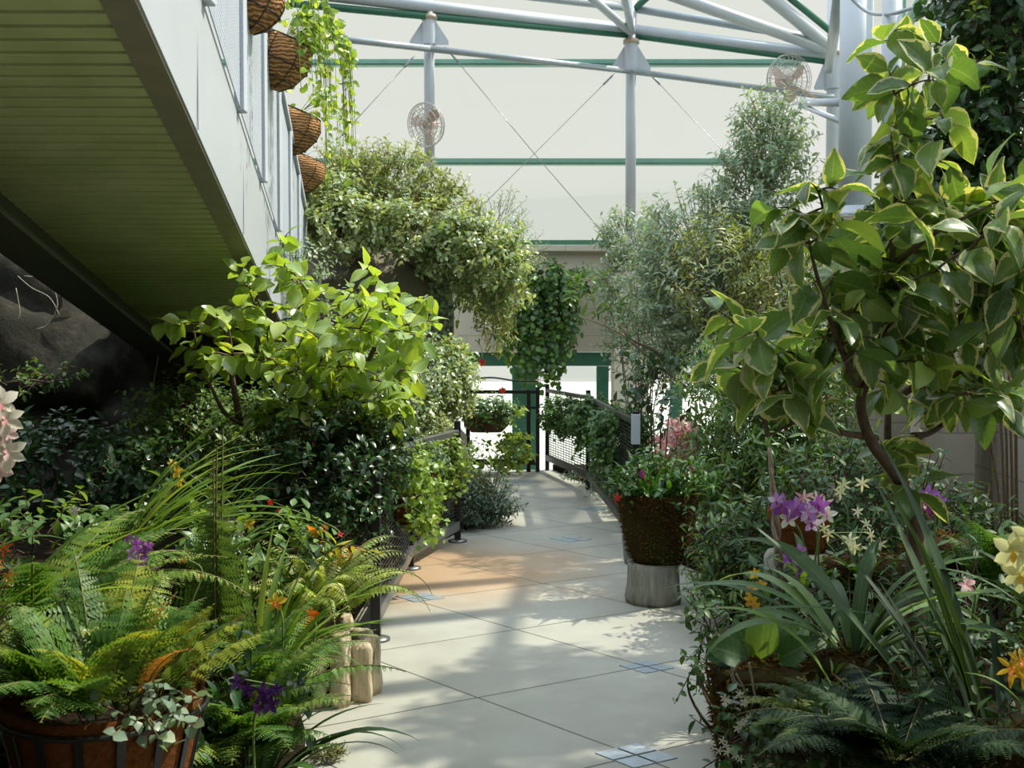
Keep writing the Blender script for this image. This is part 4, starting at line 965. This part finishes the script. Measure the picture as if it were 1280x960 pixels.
L = MB(); Bq = MB()
for i in range(85):
    a = rng.uniform(0, 6.28); r = .17*math.sqrt(rng.random()); strap(L, zt_+A(r*math.cos(a), r*math.sin(a), 0), a+rng.normal()*.4, rng.uniform(.12, .34), rng.uniform(.6, 1.5), rng.uniform(.016, .034), rng.uniform(.4, 1.3), 7)
n = 130; q_, dd = ell(n, zt_+A(.03, 0, .09), (.28, .22, .15), .6); sprigs(L, Bq, q_, dd+A(0, 0, .4), .1, 6, .05, T_OVATE)
L.build('foliage', MAT['leaf_vine'], pt); Bq.build('stems', MAT['green_stem'], pt)
for (px, py, s, mt) in ((802, 594, 16, 'petal_magenta'), (810, 600, 13, 'petal_magenta'), (862, 588, 13, 'petal_magenta'), (772, 622, 12, 'petal_red'), (781, 628, 11, 'petal_orange'), (790, 606, 11, 'petal_pink')):
    orchid('flower', W(px, py, 6.6), (rng.normal()*.3, -1, .3), S(s, 6.6), MAT[mt], None, pt)
gp = thing('grey_pot', 'slim blue-grey pot tucked behind the moss pot by the railing post', 'pot', gz(G(785, 704), 0)); cc = G(785, 704)
m = MB(); m.lathe([(.07, 0), (.08, .02), (.1, .3), (.11, .36), (.1, .37), (.09, .32), (.0001, .3)], 24, cc+A(.05, 0, 0)); m.build('body', MAT['pot_grey'], gp)

# ------------------------------------------------------------------ generic foreground plants
def strap_plant(name, label, root, n, ln, w, mat, az=(0, 6.28), rise=(.7, 1.4), arch=(.8, 1.8), rad=.06, group=None, cat='plant', k=13):
    t = thing(name, label, cat, root, group); L = MB()
    for i in range(n):
        a = rng.uniform(*az); r = rad*rng.random()
        strap(L, np.asarray(root)+A(r*math.cos(a), r*math.sin(a), 0), a, ln*rng.uniform(.6, 1.1), rng.uniform(*rise), w*rng.uniform(.7, 1.15), rng.uniform(*arch), k, twist=rng.normal()*.35)
    L.build('leaves', MAT[mat], t); return t
def fern(name, label, root, n, ln, wd, mat, az=(0, 6.28), rise=(.7, 1.4), arch=(.8, 1.8), pairs=20, sub=7, T=None, rad=.05, tilt=0.0, cat='fern', peak=.25, group=None, parent=None, pd=.2):
    t = thing(name, label, cat, root, group); L = MB(); Bq = MB()
    for i in range(n):
        a = az[0]+(az[1]-az[0])*((i+rng.random()*.8)/n); r = rad*rng.random()
        frond(L, Bq, np.asarray(root)+A(r*math.cos(a), r*math.sin(a), 0), a, ln*rng.uniform(.7, 1.1), rng.uniform(*rise), rng.uniform(*arch), wd*rng.uniform(.8, 1.1), pairs, sub, None, T, peak, rng.normal()*.2+tilt, pd)
    L.build('fronds', MAT[mat], t); Bq.build('stalks', MAT['fern_stem'], t); return t
def orchid_plant(name, label, root, blooms, petal, lip, Y, nleaf=6, leaf_len=.3, leaf_w=.05, lmat='leaf_strap', cat='orchid', n=5, T=None, stems=1, group=None, face=(-.2, -1, .25), stemmat='green_stem'):
    t = thing(name, label, cat, root, group); L = MB(); Bq = MB()
    for i in range(nleaf):
        strap(L, np.asarray(root), i*2.4+rng.random(), leaf_len*rng.uniform(.7, 1.1), rng.uniform(.6, 1.35), leaf_w*rng.uniform(.8, 1.1), rng.uniform(.5, 1.3), 9)
    if nleaf: L.build('leaves', MAT[lmat], t)
    pts = [W(b[0], b[1], Y+(b[3] if len(b) > 3 else 0)) for b in blooms]
    per = max(1, math.ceil(len(pts)/stems))
    for s in range(stems):
        seg = pts[s*per:(s+1)*per]
        if not seg: continue
        m = MB(); mid = (np.asarray(root)+seg[0])/2+A(.02, 0, .06)
        line = spline([np.asarray(root), mid]+[q_+A(0, .03, 0) for q_ in sorted(seg, key=lambda p: p[2]*.5+np.linalg.norm(p-np.asarray(root))*.0)], 5)
        m.tube(line, np.linspace(.005, .0025, len(line)), 5); m.build('flower_stem', MAT[stemmat], t)
    for b, p in zip(blooms, pts):
        orchid('flower', p, (face[0]+rng.normal()*.3, face[1], face[2]+rng.normal()*.25), S(b[2], Y)*.95, MAT[petal if isinstance(petal, str) else petal[rng.integers(len(petal))]], MAT[lip] if lip else None, t, n, T)
    return t
def moss_block(name, label, c, r, h, seed, cat='moss pot', mat='moss', flare=1.1, group=None):
    t = thing(name, label, cat, c, group); m = MB()
    m.lathe([(r*.86, 0), (r*.95, h*.2), (r, h*.6), (r*flare, h*.95), (r*flare*.9, h), (r*.5, h*1.03), (.0001, h*1.04)], 40, c, wob=.02, seed=seed); m.build('moss_body', MAT[mat], t)
    if mat == 'moss': fuzz(t, [(r*.9, h*.05), (r*.95, h*.2), (r, h*.6), (r*flare, h*.95), (r*.5, h*1.03), (.01, h*1.04)], c, 2400, .034)
    return t

# ------------------------------------------------------------------ left foreground
# wire basket with coir liner, on the bed at the bottom left
bc = W(132, 882, 3.0); R = S(244, 3.0)/2
bk = thing('coir_basket', 'large wire basket with coir liner planted with a fern, bottom left corner', 'basket', bc+A(0, 0, -.42))
m = MB(); m.lathe([(R*.45, -.42), (R*.62, -.36), (R*.8, -.22), (R*.92, -.08), (R*.98, 0), (R*1.0, .035), (R*.95, .035), (R*.88, -.03), (.0001, -.04)], 48, bc, wob=.012, seed=3); m.build('liner', MAT['coir'], bk)
m = MB(); m.lathe([(.0001, -.035), (R*.86, -.025), (R*.87, -.05)][::-1], 32, bc); m.build('soil', MAT['soil'], bk)
m = MB(); ring = lambda r, z: [bc+A(r*math.cos(a), r*math.sin(a), z) for a in np.linspace(0, 2*PI, 49)]
m.tube(ring(R*1.02, 0), .0075, 8, False); m.build('rim_wire', MAT['black_metal'], bk); m = MB(); m.tube(ring(R*.65, -.36), .006, 6, False); m.build('lower_ring', MAT['black_metal'], bk)
for i in range(16):
    a = i*2*PI/16+.1; m = MB(); P = [bc+A(r*R*math.cos(a), r*R*math.sin(a), z) for r, z in ((1.015, 0), (.945, -.08), (.825, -.22), (.645, -.36), (.46, -.425))]
    for p, q_ in zip(P[:-1], P[1:]): m.bar(p, q_, .022, .004, (math.cos(a), math.sin(a), .3))
    m.build('strap', MAT['black_metal'], bk, smooth=False)
moss_block('planting_mound', 'dark mossy mound under the coir basket at bottom left', gz(bc, .05), .2, bc[2]-.42-.05, 12, 'mound', 'soil')
fr = thing('autumn_fern', 'broad fern with green and orange fronds growing in the coir basket', 'fern', bc)
L = MB(); L2 = MB(); Bq = MB()
for i in range(46):
    a = i*2*PI/46+rng.normal()*.15; rr = rng.uniform(.02, .19); orange = i in (2, 6, 44)
    frond(L2 if orange else L, Bq, bc+A(rr*math.cos(a), rr*math.sin(a), 0), a, .34 if orange else rng.uniform(.26, .46), 1.2 if orange else rng.uniform(.75, 1.4), rng.uniform(.5, 1.3), (.05 if orange else rng.uniform(.085, .125)), 12, 6, None, T_LOBE, .3, rng.normal()*.25, .1, .25)
L.build('fronds', MAT['fern_autumn'], fr); L2.build('orange_fronds', MAT['fern_orange'], fr).__setitem__('label', 'orange fronds'); Bq.build('stalks', MAT['fern_stem'], fr)
shrub('trailing_ivy', 'small ivy sprigs trailing over the rim of the coir basket', 'ivy', bc+A(.12, -.18, 0), [((bc+A(.16, -.2, .02)), (.12, .06, .05)), ((bc+A(.2, -.16, -.08)), (.05, .05, .07))], 26, .035, T_IVY, MAT['leaf_sage'], 5, .08, stems=4, stem_r=.002)
fern('upright_fern', 'tall upright olive fern standing behind the coir basket', bed(W(268, 760, 3.9)), 5, 1.0, .2, 'fern_olive', (1.1, 2.0), (1.5, 1.75), (.05, .3), 17, 10, rad=.06, peak=.12)
fern('arching_fern', 'dense comb-leaved fern arching at the left edge', bed(W(40, 800, 3.7)), 22, .74, .14, 'fern_green', (-1.2, 1.6), (.6, 1.15), (.9, 1.7), 26, 8)
fern('arching_fern', 'bright green fern with broad fronds right of the coir basket', bed(W(285, 810, 3.6), .12), 16, .48, .13, 'fern_green', (-2.3, .7), (.5, 1.2), (.6, 1.4), 16, 8)
fern('arching_fern', 'mid-green comb-leaved fern between the upright fern and the log planter', bed(W(290, 770, 3.9), .05), 14, .6, .11, 'fern_green', (-.9, 1.6), (.8, 1.3), (.9, 1.5), 24, 7)
# log planter with its fern
lc = W(408, 850, 4.9)*A(1, 1, 0)
lp = thing('log_planter', 'planter of upright pale split logs beside the path, lower left', 'planter', lc)
for i in range(9):
    a = -2.9+i*.6; r = .18; h = .3*rng.uniform(.8, 1.2); w_ = rng.uniform(.046, .056); p = lc+A(math.cos(a)*r, math.sin(a)*r*.9, 0)
    m = MB(); m.lathe([(w_*.95, 0), (w_*1.05, h*.15), (w_, h*.3), (w_*.9, h*.5), (w_*1.0, h*.7), (w_*1.03, h*.9), (w_*.85, h), (.0001, h*.97)], 18, p, wob=.13, seed=20+i); m.build('log', MAT['log_bark'], lp)
m = MB(); m.lathe([(.13, .02), (.145, .22), (.0001, .25)], 20, lc); m.build('soil', MAT['soil'], lp)
fern('cascading_fern', 'sunlit pale fern cascading over the log planter', lc+A(-.05, 0, .34), 60, .54, .07, 'fern_bright', (-2.9, 2.9), (1.0, 1.5), (1.4, 2.4), 26, 0, T_PINNA, .12, pd=.5)
fern('cascading_fern', 'dark green low fern at the front of the log planter', lc+A(-.08, -.2, .26), 9, .26, .05, 'fern_green', (-2.9, .2), (.5, 1.1), (1.0, 1.8), 20, 0, T_PINNA)
crt = thing('croton_plant', 'yellow and red leaved croton leaning toward the railing post', 'croton', W(400, 750, 5.1)); L = MB(); Bq = MB()
tg = [W(x, y, 5.05) for x, y in ((420, 680), (440, 684), (458, 688), (430, 700), (405, 690), (385, 672), (452, 704), (410, 712))]
crown(L, Bq, [W(400, 750, 5.1), W(405, 725, 5.1), W(410, 705, 5.1)], tg, .005, T_LANCE, .13, .05, .45, .1, .1); L.build('leaves', MAT['croton'], crt); Bq.build('stems', MAT['twig'], crt)
# grassy blades
strap_plant('grassy_clump', 'clump of long arching blades sweeping right below the dark cave rock', bed(W(120, 720, 4.5)), 40, .95, .02, 'leaf_strap_bright', (-.5, .9), (.75, 1.25), (.6, 1.3))
strap_plant('grassy_clump', 'clump of thin upright blades behind the upright fern', bed(W(215, 720, 4.7)), 34, .85, .02, 'leaf_strap', (-.4, 1.6), (.8, 1.4), (.5, 1.2))
strap_plant('grassy_clump', 'dense narrow bright blades left of the croton', bed(W(325, 760, 4.5), .05), 40, .72, .02, 'leaf_strap_bright', (-.6, 2.4), (.8, 1.4), (.6, 1.5))
strap_plant('strap_leaf_plant', 'broad glossy strap-leaved plant at the bottom edge left of the path', gz(W(325, 955, 3.6), .1), 18, .5, .04, 'leaf_strap', (-2.6, .6), (.8, 1.45), (.8, 2.0))
strap_plant('strap_leaf_plant', 'few long blades arching in from the left edge above the pink flowers', gz(W(-60, 640, 3.3), .55), 12, .75, .03, 'leaf_strap_bright', (-.4, .7), (.6, 1.2), (.7, 1.5))
strap_plant('strap_leaf_plant', 'upright green blades rising between the ferns and the log planter', bed(W(312, 850, 4.1)), 16, .7, .03, 'leaf_strap_bright', (-.8, 1.9), (1.1, 1.5), (.3, .9))
shrub('filler_plant', 'mixed green leafy ground plants behind the left ferns', 'plant', bed(W(200, 740, 4.8)), [PB(60, 690, 4.9, 90, 36, .4), PB(200, 690, 4.9, 90, 36, .4), PB(330, 700, 5.0, 70, 36, .3)], 150, .075, T_OVATE, MAT['leaf_mid'], 7, .16)
shrub('filler_plant', 'dark low leafy plants between the coir basket and the strap leaves', 'plant', gz(W(300, 920, 3.6)), [PB(290, 880, 3.7, 60, 60, .2), PB(220, 900, 3.5, 60, 50, .2), PB(10, 930, 3.3, 40, 50, .2)], 130, .07, T_OVATE, MAT['leaf_dark'], 6, .14)
shrub('moss_tuft', 'small mossy tuft on the path edge at the bottom', 'moss', gz(G(405, 952), 0), [(G(408, 950)+A(0, 0, .02), (.06, .05, .03))], 80, .018, T_NARROW, MAT['leaf_olive'], 6, .03, stems=3, stem_r=.002)
# flowers among the left ferns
orchid_plant('pink_orchid', 'large white and pink blooms stacked at the left edge', W(-25, 700, 3.4), [(0, 505, 46), (8, 525, 44), (-6, 548, 46), (10, 566, 46), (-4, 585, 44), (6, 540, 40)], ('petal_pink', 'petal_white'), 'petal_rose', 3.4, 3, .3, .03, n=6, face=(.4, -1, .1))
orchid_plant('purple_orchid', 'small cluster of lilac-purple blooms among the left ferns', gz(W(178, 760, 4.0), .3), [(172, 680, 22), (180, 690, 22), (166, 692, 20), (178, 702, 18), (160, 672, 15), (186, 682, 16)], ('petal_purple', 'petal_lilac'), None, 3.6, 3, .2, .02)
orchid_plant('purple_orchid', 'single dusky purple bloom below the lilac cluster on the left', gz(W(195, 770, 3.9), .3), [(194, 712, 15)], 'petal_purple', None, 3.9, 2, .15, .02)
orchid_plant('violet_flower', 'dark violet blooms low between the coir basket and the strap leaves', gz(W(320, 920, 3.35), .1), [(296, 852, 24), (310, 862, 22), (330, 866, 28), (338, 880, 26), (322, 884, 22), (345, 862, 20)], 'petal_violet', None, 3.3, 5, .2, .03, cat='flower')
orchid_plant('orange_flower', 'orange-red spiky blooms at the left edge above the basket', gz(W(2, 800, 3.6), .3), [(5, 685, 22), (12, 722, 24), (-2, 705, 20), (36, 781, 20)], 'petal_orange', None, 3.6, 3, .3, .02, n=6, T=T_PETALN, cat='flower', stemmat='twig')
orchid_plant('red_bud', 'small bright red bud on a short stem behind the autumn fern', gz(W(225, 770, 3.8), .3), [(229, 700, 11), (250, 718, 9)], 'petal_red', None, 3.8, 2, .2, .02, cat='flower')
orchid_plant('yellow_flower', 'cupped golden-yellow bloom in front of the log planter', W(350, 850, 4.0), [(344, 752, 26)], 'petal_yellow', 'petal_orange', 4.0, 2, .2, .03, cat='flower')
orchid_plant('brown_orange_flower', 'rusty orange bloom right of the golden bloom', W(388, 830, 4.4), [(389, 768, 24), (384, 776, 18)], 'petal_orange', None, 4.4, 2, .2, .02, cat='flower')
orchid_plant('red_flower_stalk', 'small red blooms on stalks near the railing post', gz(W(385, 760, 5.2), .2), [(405, 660, 14), (348, 640, 12), (338, 628, 10), (425, 668, 9)], 'petal_red', None, 5.2, 3, .2, .02, cat='flower', stems=2)
orchid_plant('white_flower', 'white blooms catching the sun behind the upright fern', gz(W(285, 740, 4.7), .2), [(286, 655, 18), (93, 638, 14), (270, 632, 12), (300, 666, 12)], 'petal_white', None, 4.7, 2, .2, .02, cat='flower', stems=2)
orchid_plant('yellow_bract_plant', 'yellow leafy bracts behind the upright fern', gz(W(225, 700, 5.0), .2), [(222, 590, 18), (226, 602, 16), (300, 660, 20), (310, 655, 18), (215, 580, 14)], 'petal_yellow', None, 5.0, 4, .3, .03, cat='plant', stems=2)

# ------------------------------------------------------------------ right foreground
rng = np.random.default_rng(21)
root = gz(W(1142, 790, 3.95)); t = thing('variegated_tree', 'small tree with large cream-edged leaves, right foreground', 'tree', root)
Bq = MB(); nodes = []
limbs = [([root, W(1144, 700, 3.95), W(1142, 625, 3.95)], .045), ([W(1143, 640, 3.95), W(1120, 595, 3.9), W(1088, 550, 3.85), W(1076, 500, 3.85), W(1095, 455, 3.8), W(1112, 400, 3.8), W(1116, 310, 3.8), W(1122, 200, 3.8), W(1120, 120, 3.8)], .024),
         ([W(1140, 630, 3.95), W(1112, 580, 4.05), W(1110, 500, 4.1), W(1108, 470, 4.1)], .022), ([W(1095, 548, 3.9), W(1050, 540, 3.8), W(1005, 526, 3.75), W(958, 546, 3.7)], .014), ([W(960, 545, 3.7), W(950, 500, 3.7), W(938, 470, 3.7)], .009),
         ([W(1110, 505, 4.1), W(1140, 485, 4.1), W(1190, 470, 4.1), W(1230, 440, 4.1), W(1262, 400, 4.0)], .018), ([W(1140, 545, 4.05), W(1165, 540, 4.1), W(1200, 515, 4.1), W(1250, 490, 4.1)], .014), ([W(1125, 600, 4.0), W(1140, 560, 4.05), W(1160, 540, 4.1)], .016),
         ([W(1076, 490, 3.85), W(1045, 420, 3.7), W(1020, 340, 3.65), W(1005, 270, 3.6)], .013), ([W(1118, 330, 3.8), W(1170, 290, 3.75), W(1210, 270, 3.7), W(1250, 250, 3.7)], .012), ([W(1190, 440, 4.0), W(1220, 330, 3.9), W(1262, 270, 3.9)], .012)]
for l, r in limbs:
    p = spline(l, 6); Bq.tube(p, np.linspace(r, r*(.5 if r > .04 else .22), len(p)), 9); nodes += list(p[(6 if r > .04 else 2):])
L = MB(); B2 = Bq; tg = []
for b_, k_ in ((PB(1125, 120, 3.8, 75, 85, .25), 12), (PB(1125, 220, 3.8, 85, 60, .25), 9), (PB(1140, 50, 3.8, 50, 30, .15), 4), (PB(1005, 270, 3.6, 50, 60, .2), 10), (PB(1120, 330, 3.8, 95, 80, .4), 22), (PB(1215, 290, 3.8, 80, 90, .4), 32), (PB(1240, 420, 4.0, 60, 90, .4), 30), (PB(1265, 330, 3.7, 40, 90, .3), 14), (PB(1040, 410, 3.7, 85, 65, .4), 14), (PB(930, 430, 3.65, 55, 55, .3), 9), (PB(1110, 440, 3.9, 90, 60, .4), 16), (PB(990, 480, 3.7, 60, 40, .25), 9), (PB(1200, 500, 4.0, 60, 40, .3), 10), (PB(1130, 570, 4.0, 40, 40, .2), 4)):
    tg += list(ell(int(k_*1.35), b_[0], b_[1], .8)[0])
tg = [q_ for q_ in tg if q_[2] > .6]
crown(L, B2, nodes, tg, .005, T_VARI, .168, .06, .25, .4, .12, jitter=.45)
L.build('foliage', MAT['leaf_variegated'], t); B2.build('trunk', MAT['bark'], t)
# dark climbing vine top right
shrub('climbing_vine', 'dark green climber hanging down in the top right corner', 'vine', gz(W(1270, 300, 5.4), .07), [PB(1255, 40, 5.4, 40, 60, .3), PB(1240, 130, 5.4, 50, 60, .3), PB(1225, 220, 5.5, 60, 60, .3), PB(1185, 190, 5.6, 30, 30, .3, .5), PB(1160, 270, 5.8, 50, 40, .3), PB(1260, -70, 5.4, 60, 70, .45, 1.6), PB(1250, -40, 6.2, 60, 60, .4, 1.3)], 1000, .075, T_BROAD, MAT['leaf_dark'], 6, .17, -.2, 8, droop=.3, stem_r=.009)  # last two blobs, out of view, added to shade the path
shrub('climbing_vine', 'loose sprigs of small yellow-green leaves at the edge of the dark climber', 'vine', W(1225, 110, 5.2), [PB(1215, 60, 5.2, 14, 50, .1), PB(1205, 110, 5.2, 20, 30, .1)], 26, .05, T_OVATE, MAT['leaf_lime'], 6, .14, 0, 3, stem_r=.003)
# mid-right orchids on stakes and moss
tp = W(978, 680, 4.9); ts = thing('twisted_stem', 'pale twisted woody vine stem among the orchids', 'stem', gz(W(985, 760, 4.9), .1)); m = MB()
for o_s in (0, 2.0):
    k = 30; u = np.linspace(0, 1, k); base, top = gz(W(986, 750, 4.9), .1), W(962, 560, 4.9)
    P = base*(1-u[:, None])+top*u[:, None]+(1-u[:, None]**4)*np.stack([.014*np.sin(u*22+o_s*1.6), .014*np.cos(u*22+o_s*1.6), 0*u], -1); m.tube(P, np.linspace(.013, .008, k), 7)
m.build('stem', MAT['bark_pale'], ts)
moss_block('coir_pot', 'small rust-brown coir pot behind the purple and white orchids', gz(W(1000, 700, 5.1), W(1000, 690, 5.1)[2]), .13, .2, 31, 'pot', 'coir', 1.15)
moss_block('stone_block', 'grey stone plinth under the small coir pot', gz(W(1000, 700, 5.1), .05), .16, W(1000, 690, 5.1)[2]-.05, 32, 'plinth', 'stump_bark', 1.0)
orchid_plant('spray_orchid', 'spray of white and purple orchids above the small coir pot', W(1012, 735, 4.7), [(978, 632, 30), (995, 636, 30), (1010, 640, 28), (985, 648, 26), (1024, 632, 26), (1034, 644, 24), (1015, 654, 24), (970, 626, 22)], ('petal_lilac', 'petal_white', 'petal_purple'), 'petal_magenta', 4.7, 5, .28, .04, stems=2)
orchid_plant('spray_orchid', 'starry pink orchids at the right of the purple spray', W(1025, 735, 4.75), [(1005, 622, 24), (1020, 624, 22), (1030, 630, 22), (1018, 648, 20)], ('petal_rose', 'petal_magenta'), None, 4.75, 3, .2, .03, T=T_PETALN, n=6)
orchid_plant('purple_orchid', 'three small violet-purple orchids below the spray', W(1000, 745, 4.6), [(986, 696, 19), (998, 688, 18), (1002, 711, 18)], 'petal_purple', 'petal_violet', 4.6, 4, .25, .04, n=5)
orchid_plant('yellow_orchid', 'yellow orchid spike above the broad leaves on the mossy stump', W(950, 800, 4.2), [(943, 716, 16), (940, 735, 20), (950, 731, 16), (938, 750, 20), (944, 757, 16), (946, 781, 14)], 'petal_yellow', 'petal_orange', 4.2, 0, stems=1)
orchid_plant('white_orchid', 'white star orchids on the moss pot left of the tree trunk', W(1075, 740, 4.6), [(1062, 676, 24), (1068, 684, 20), (1090, 690, 26), (1088, 668, 18), (1100, 680, 18), (1035, 668, 18), (1030, 660, 16)], 'petal_cream', None, 4.6, 5, .3, .035, T=T_PETALN, n=6, stems=3)
orchid_plant('white_orchid', 'pale cream orchids high among the leaves left of the trunk', W(1055, 720, 5.0), [(1054, 606, 20), (1078, 604, 22), (1050, 615, 18), (1083, 655, 16), (1072, 640, 16)], 'petal_cream', None, 5.0, 4, .3, .035, T=T_PETALN, n=6, stems=2)
orchid_plant('magenta_orchid', 'magenta orchid blooms just right of the tree trunk', W(1165, 720, 4.7), [(1160, 618, 26), (1155, 632, 24), (1170, 636, 22), (1176, 626, 18)], ('petal_magenta', 'petal_purple'), 'petal_white', 4.7, 5, .3, .04)
orchid_plant('cream_orchid', 'large cream orchid blooms at the right edge', W(1300, 780, 3.2), [(1268, 690, 54), (1275, 718, 46), (1285, 670, 44)], 'petal_cream', 'petal_yellow', 3.2, 5, .4, .03, 'leaf_blade_dark', n=6, face=(-.5, -1, .1))
orchid_plant('yellow_lily', 'spidery yellow and orange bloom at the right edge', W(1290, 900, 2.9), [(1266, 836, 46), (1276, 826, 36), (1279, 842, 34)], 'petal_yellow', 'petal_orange', 2.9, 3, .25, .02, n=6, T=T_PETALN, face=(-.4, -1, .3), cat='flower')
orchid_plant('pink_flower', 'single dull pink bloom among the dark blades right of the trunk', W(1215, 780, 3.9), [(1208, 732, 26)], 'petal_rose', None, 3.9, 2, .2, .02, cat='flower')
moss_block('moss_pot', 'moss-covered block left of the variegated tree trunk', gz(W(1085, 735, 4.75), .06), .17, W(1085, 698, 4.75)[2]-.06, 33)
moss_block('moss_pot', 'small moss-covered block behind the variegated tree trunk', gz(W(1172, 700, 4.9), .06), .13, W(1172, 674, 4.9)[2]-.06, 34)
hp = W(955, 830, 4.15); mh = hp[2]
ms = moss_block('mossy_stump', 'brown mossy stump at the right path edge topped with broad orchid leaves', gz(hp, 0), .19, mh, 35, 'stump', flare=1.05)
m = MB()
for a_ in ([(914, 832), (918, 850), (928, 858), (920, 842)], [(936, 828), (940, 850), (944, 870), (952, 880)], [(925, 826), (915, 845), (925, 866), (935, 862)]):
    m.tube(spline([W(x, y, 3.95) for x, y in a_], 5), .004, 5)
m.build('aerial_roots', MAT['root_white'], ms)
bl = thing('broad_leaf_orchid', 'broad glossy green leaves sprouting from the mossy stump', 'plant', hp); L = MB()
for (px, py, s, dx, dz, dp) in ((948, 800, 88, .05, 1, -.1), (975, 810, 80, .5, .55, -.5), (925, 805, 78, -.8, .45, -.3), (985, 795, 85, .75, .7, .2), (1005, 780, 90, .9, .5, .1), (960, 790, 90, .2, 1, .3), (915, 812, 60, -.9, .2, -.2), (978, 812, 72, .25, -.35, -.8), (990, 770, 80, .5, 1, .1), (935, 795, 70, -.4, .9, .1)):
    L.leaves(T_BROAD, hp[None]+A((px-955)/FOC*3, dp*.05, .02)[None], A(dx, dp, dz)[None], A(-dz*.3, -.8, .6)[None], S(s, 4.15)*.8, rng.random())
L.build('leaves', MAT['leaf_fence'], bl)
shrub('white_flower_plant', 'low plant with tiny white flowers spilling onto the path, right edge', 'plant', gz(W(905, 800, 4.4), 0), [PB(886, 780, 4.5, 22, 28, .08), PB(872, 832, 4.5, 16, 14, .08, .5)], 24, .045, T_OVATE, MAT['leaf_fence'], 6, .12, .2)
shrub('white_flower_plant', 'tiny white blossoms over dark foliage at the bottom right path edge', 'plant', gz(W(925, 955, 3.5), 0), [PB(915, 925, 3.6, 24, 24, .1), PB(1010, 950, 3.5, 50, 14, .15)], 44, .05, T_OVATE, MAT['leaf_dark'], 6, .12, .3)
wf = thing('white_blossoms', 'scattered tiny white star flowers at bottom right', 'flowers', W(930, 910, 3.5))
for (px, py) in ((910, 875), (926, 873), (925, 906), (932, 902), (897, 930), (905, 938), (920, 945), (985, 880), (972, 890), (990, 928), (1065, 920), (1068, 933), (1040, 950), (1055, 955), (950, 955), (1275, 935), (1272, 950)):
    for k in range(3):
        p = W(px+rng.normal()*5, py+rng.normal()*4, 3.42); m = MB()
        for i in range(5): m.leaves(T_PETALN, p[None], A(math.cos(i*1.26), -.3, math.sin(i*1.26))[None], A(0, -1, .3)[None], .016)
        m.build('blossom', MAT['petal_white'], wf)
# strap and blade plants, right
strap_plant('strap_leaf_plant', 'pale green strap-leaved plant arching over the moss, right foreground', gz(W(1068, 850, 3.5), .56), 26, .62, .044, 'leaf_strap_soft', (0, 6.28), (.6, 1.45), (.9, 2.3))
moss_block('moss_pot', 'tall moss mound under the pale strap-leaved plant', gz(W(1068, 850, 3.5), .06), .13, .5, 37)
t = thing('strap_leaf_plant', 'two long single blades arching left above the mossy stump', 'plant', W(1105, 800, 3.4)); L = MB()
strap(L, W(1100, 770, 3.4), PI+.15, .5, .2, .03, .35, 14); strap(L, W(1040, 860, 3.3), PI-.3, .55, 1.1, .04, 1.7, 14); L.build('leaves', MAT['leaf_strap'], t)
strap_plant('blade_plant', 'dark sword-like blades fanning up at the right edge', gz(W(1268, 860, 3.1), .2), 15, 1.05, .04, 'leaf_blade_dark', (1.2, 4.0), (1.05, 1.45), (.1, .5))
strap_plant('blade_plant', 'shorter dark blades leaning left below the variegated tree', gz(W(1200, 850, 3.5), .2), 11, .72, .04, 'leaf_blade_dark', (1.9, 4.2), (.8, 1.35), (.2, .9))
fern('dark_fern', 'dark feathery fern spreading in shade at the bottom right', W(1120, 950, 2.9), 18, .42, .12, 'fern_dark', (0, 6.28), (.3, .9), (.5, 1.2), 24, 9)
fern('dark_fern', 'olive-edged fern fronds reaching left at the bottom right', W(1070, 905, 3.25), 7, .36, .07, 'fern_olive', (2.2, 4.2), (.3, .8), (.4, 1.0), 22, 6)
fern('light_fern', 'bright green fern in front of the block wall at the right edge', gz(W(1268, 700, 4.6), .5), 9, .5, .12, 'fern_green', (1.0, 5.2), (.9, 1.4), (.8, 1.6), 18, 7)
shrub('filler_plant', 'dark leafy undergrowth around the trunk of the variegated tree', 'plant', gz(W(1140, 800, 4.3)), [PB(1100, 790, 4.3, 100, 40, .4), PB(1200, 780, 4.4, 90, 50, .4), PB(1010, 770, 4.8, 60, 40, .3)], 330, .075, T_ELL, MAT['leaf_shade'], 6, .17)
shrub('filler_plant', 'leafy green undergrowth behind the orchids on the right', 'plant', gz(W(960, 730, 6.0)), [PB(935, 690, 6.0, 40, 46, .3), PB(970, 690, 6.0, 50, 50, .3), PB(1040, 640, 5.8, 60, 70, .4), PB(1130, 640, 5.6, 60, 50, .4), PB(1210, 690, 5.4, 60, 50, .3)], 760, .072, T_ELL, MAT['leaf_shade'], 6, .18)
shrub('filler_plant', 'low leafy plants along the foot of the block wall at the far right', 'plant', gz(along(5.6), .07)-A(.3, 0, 0), [(along(y)+A(-.45, 0, .25), (.3, .5, .22)) for y in (4.4, 5.3, 6.2, 7.1)], 170, .08, T_ELL, MAT['leaf_shade'], 6, .18)
shrub('filler_plant', 'low dark plants along the right edge of the path behind the stump', 'plant', gz(G(900, 735)), [PB(905, 705, 6.5, 28, 36, .2), PB(935, 730, 5.9, 40, 30, .2)], 150, .07, T_LANCE, MAT['leaf_mid'], 7, .15)
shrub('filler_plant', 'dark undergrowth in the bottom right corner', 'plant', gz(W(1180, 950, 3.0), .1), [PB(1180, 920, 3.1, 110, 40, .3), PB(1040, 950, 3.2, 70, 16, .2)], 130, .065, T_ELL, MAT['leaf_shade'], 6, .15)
moss_block('mossy_stump', 'dark reddish moss clump in the bottom right corner', gz(W(1262, 960, 2.9), .05), .11, W(1250, 925, 2.9)[2]-.05, 36, 'stump')
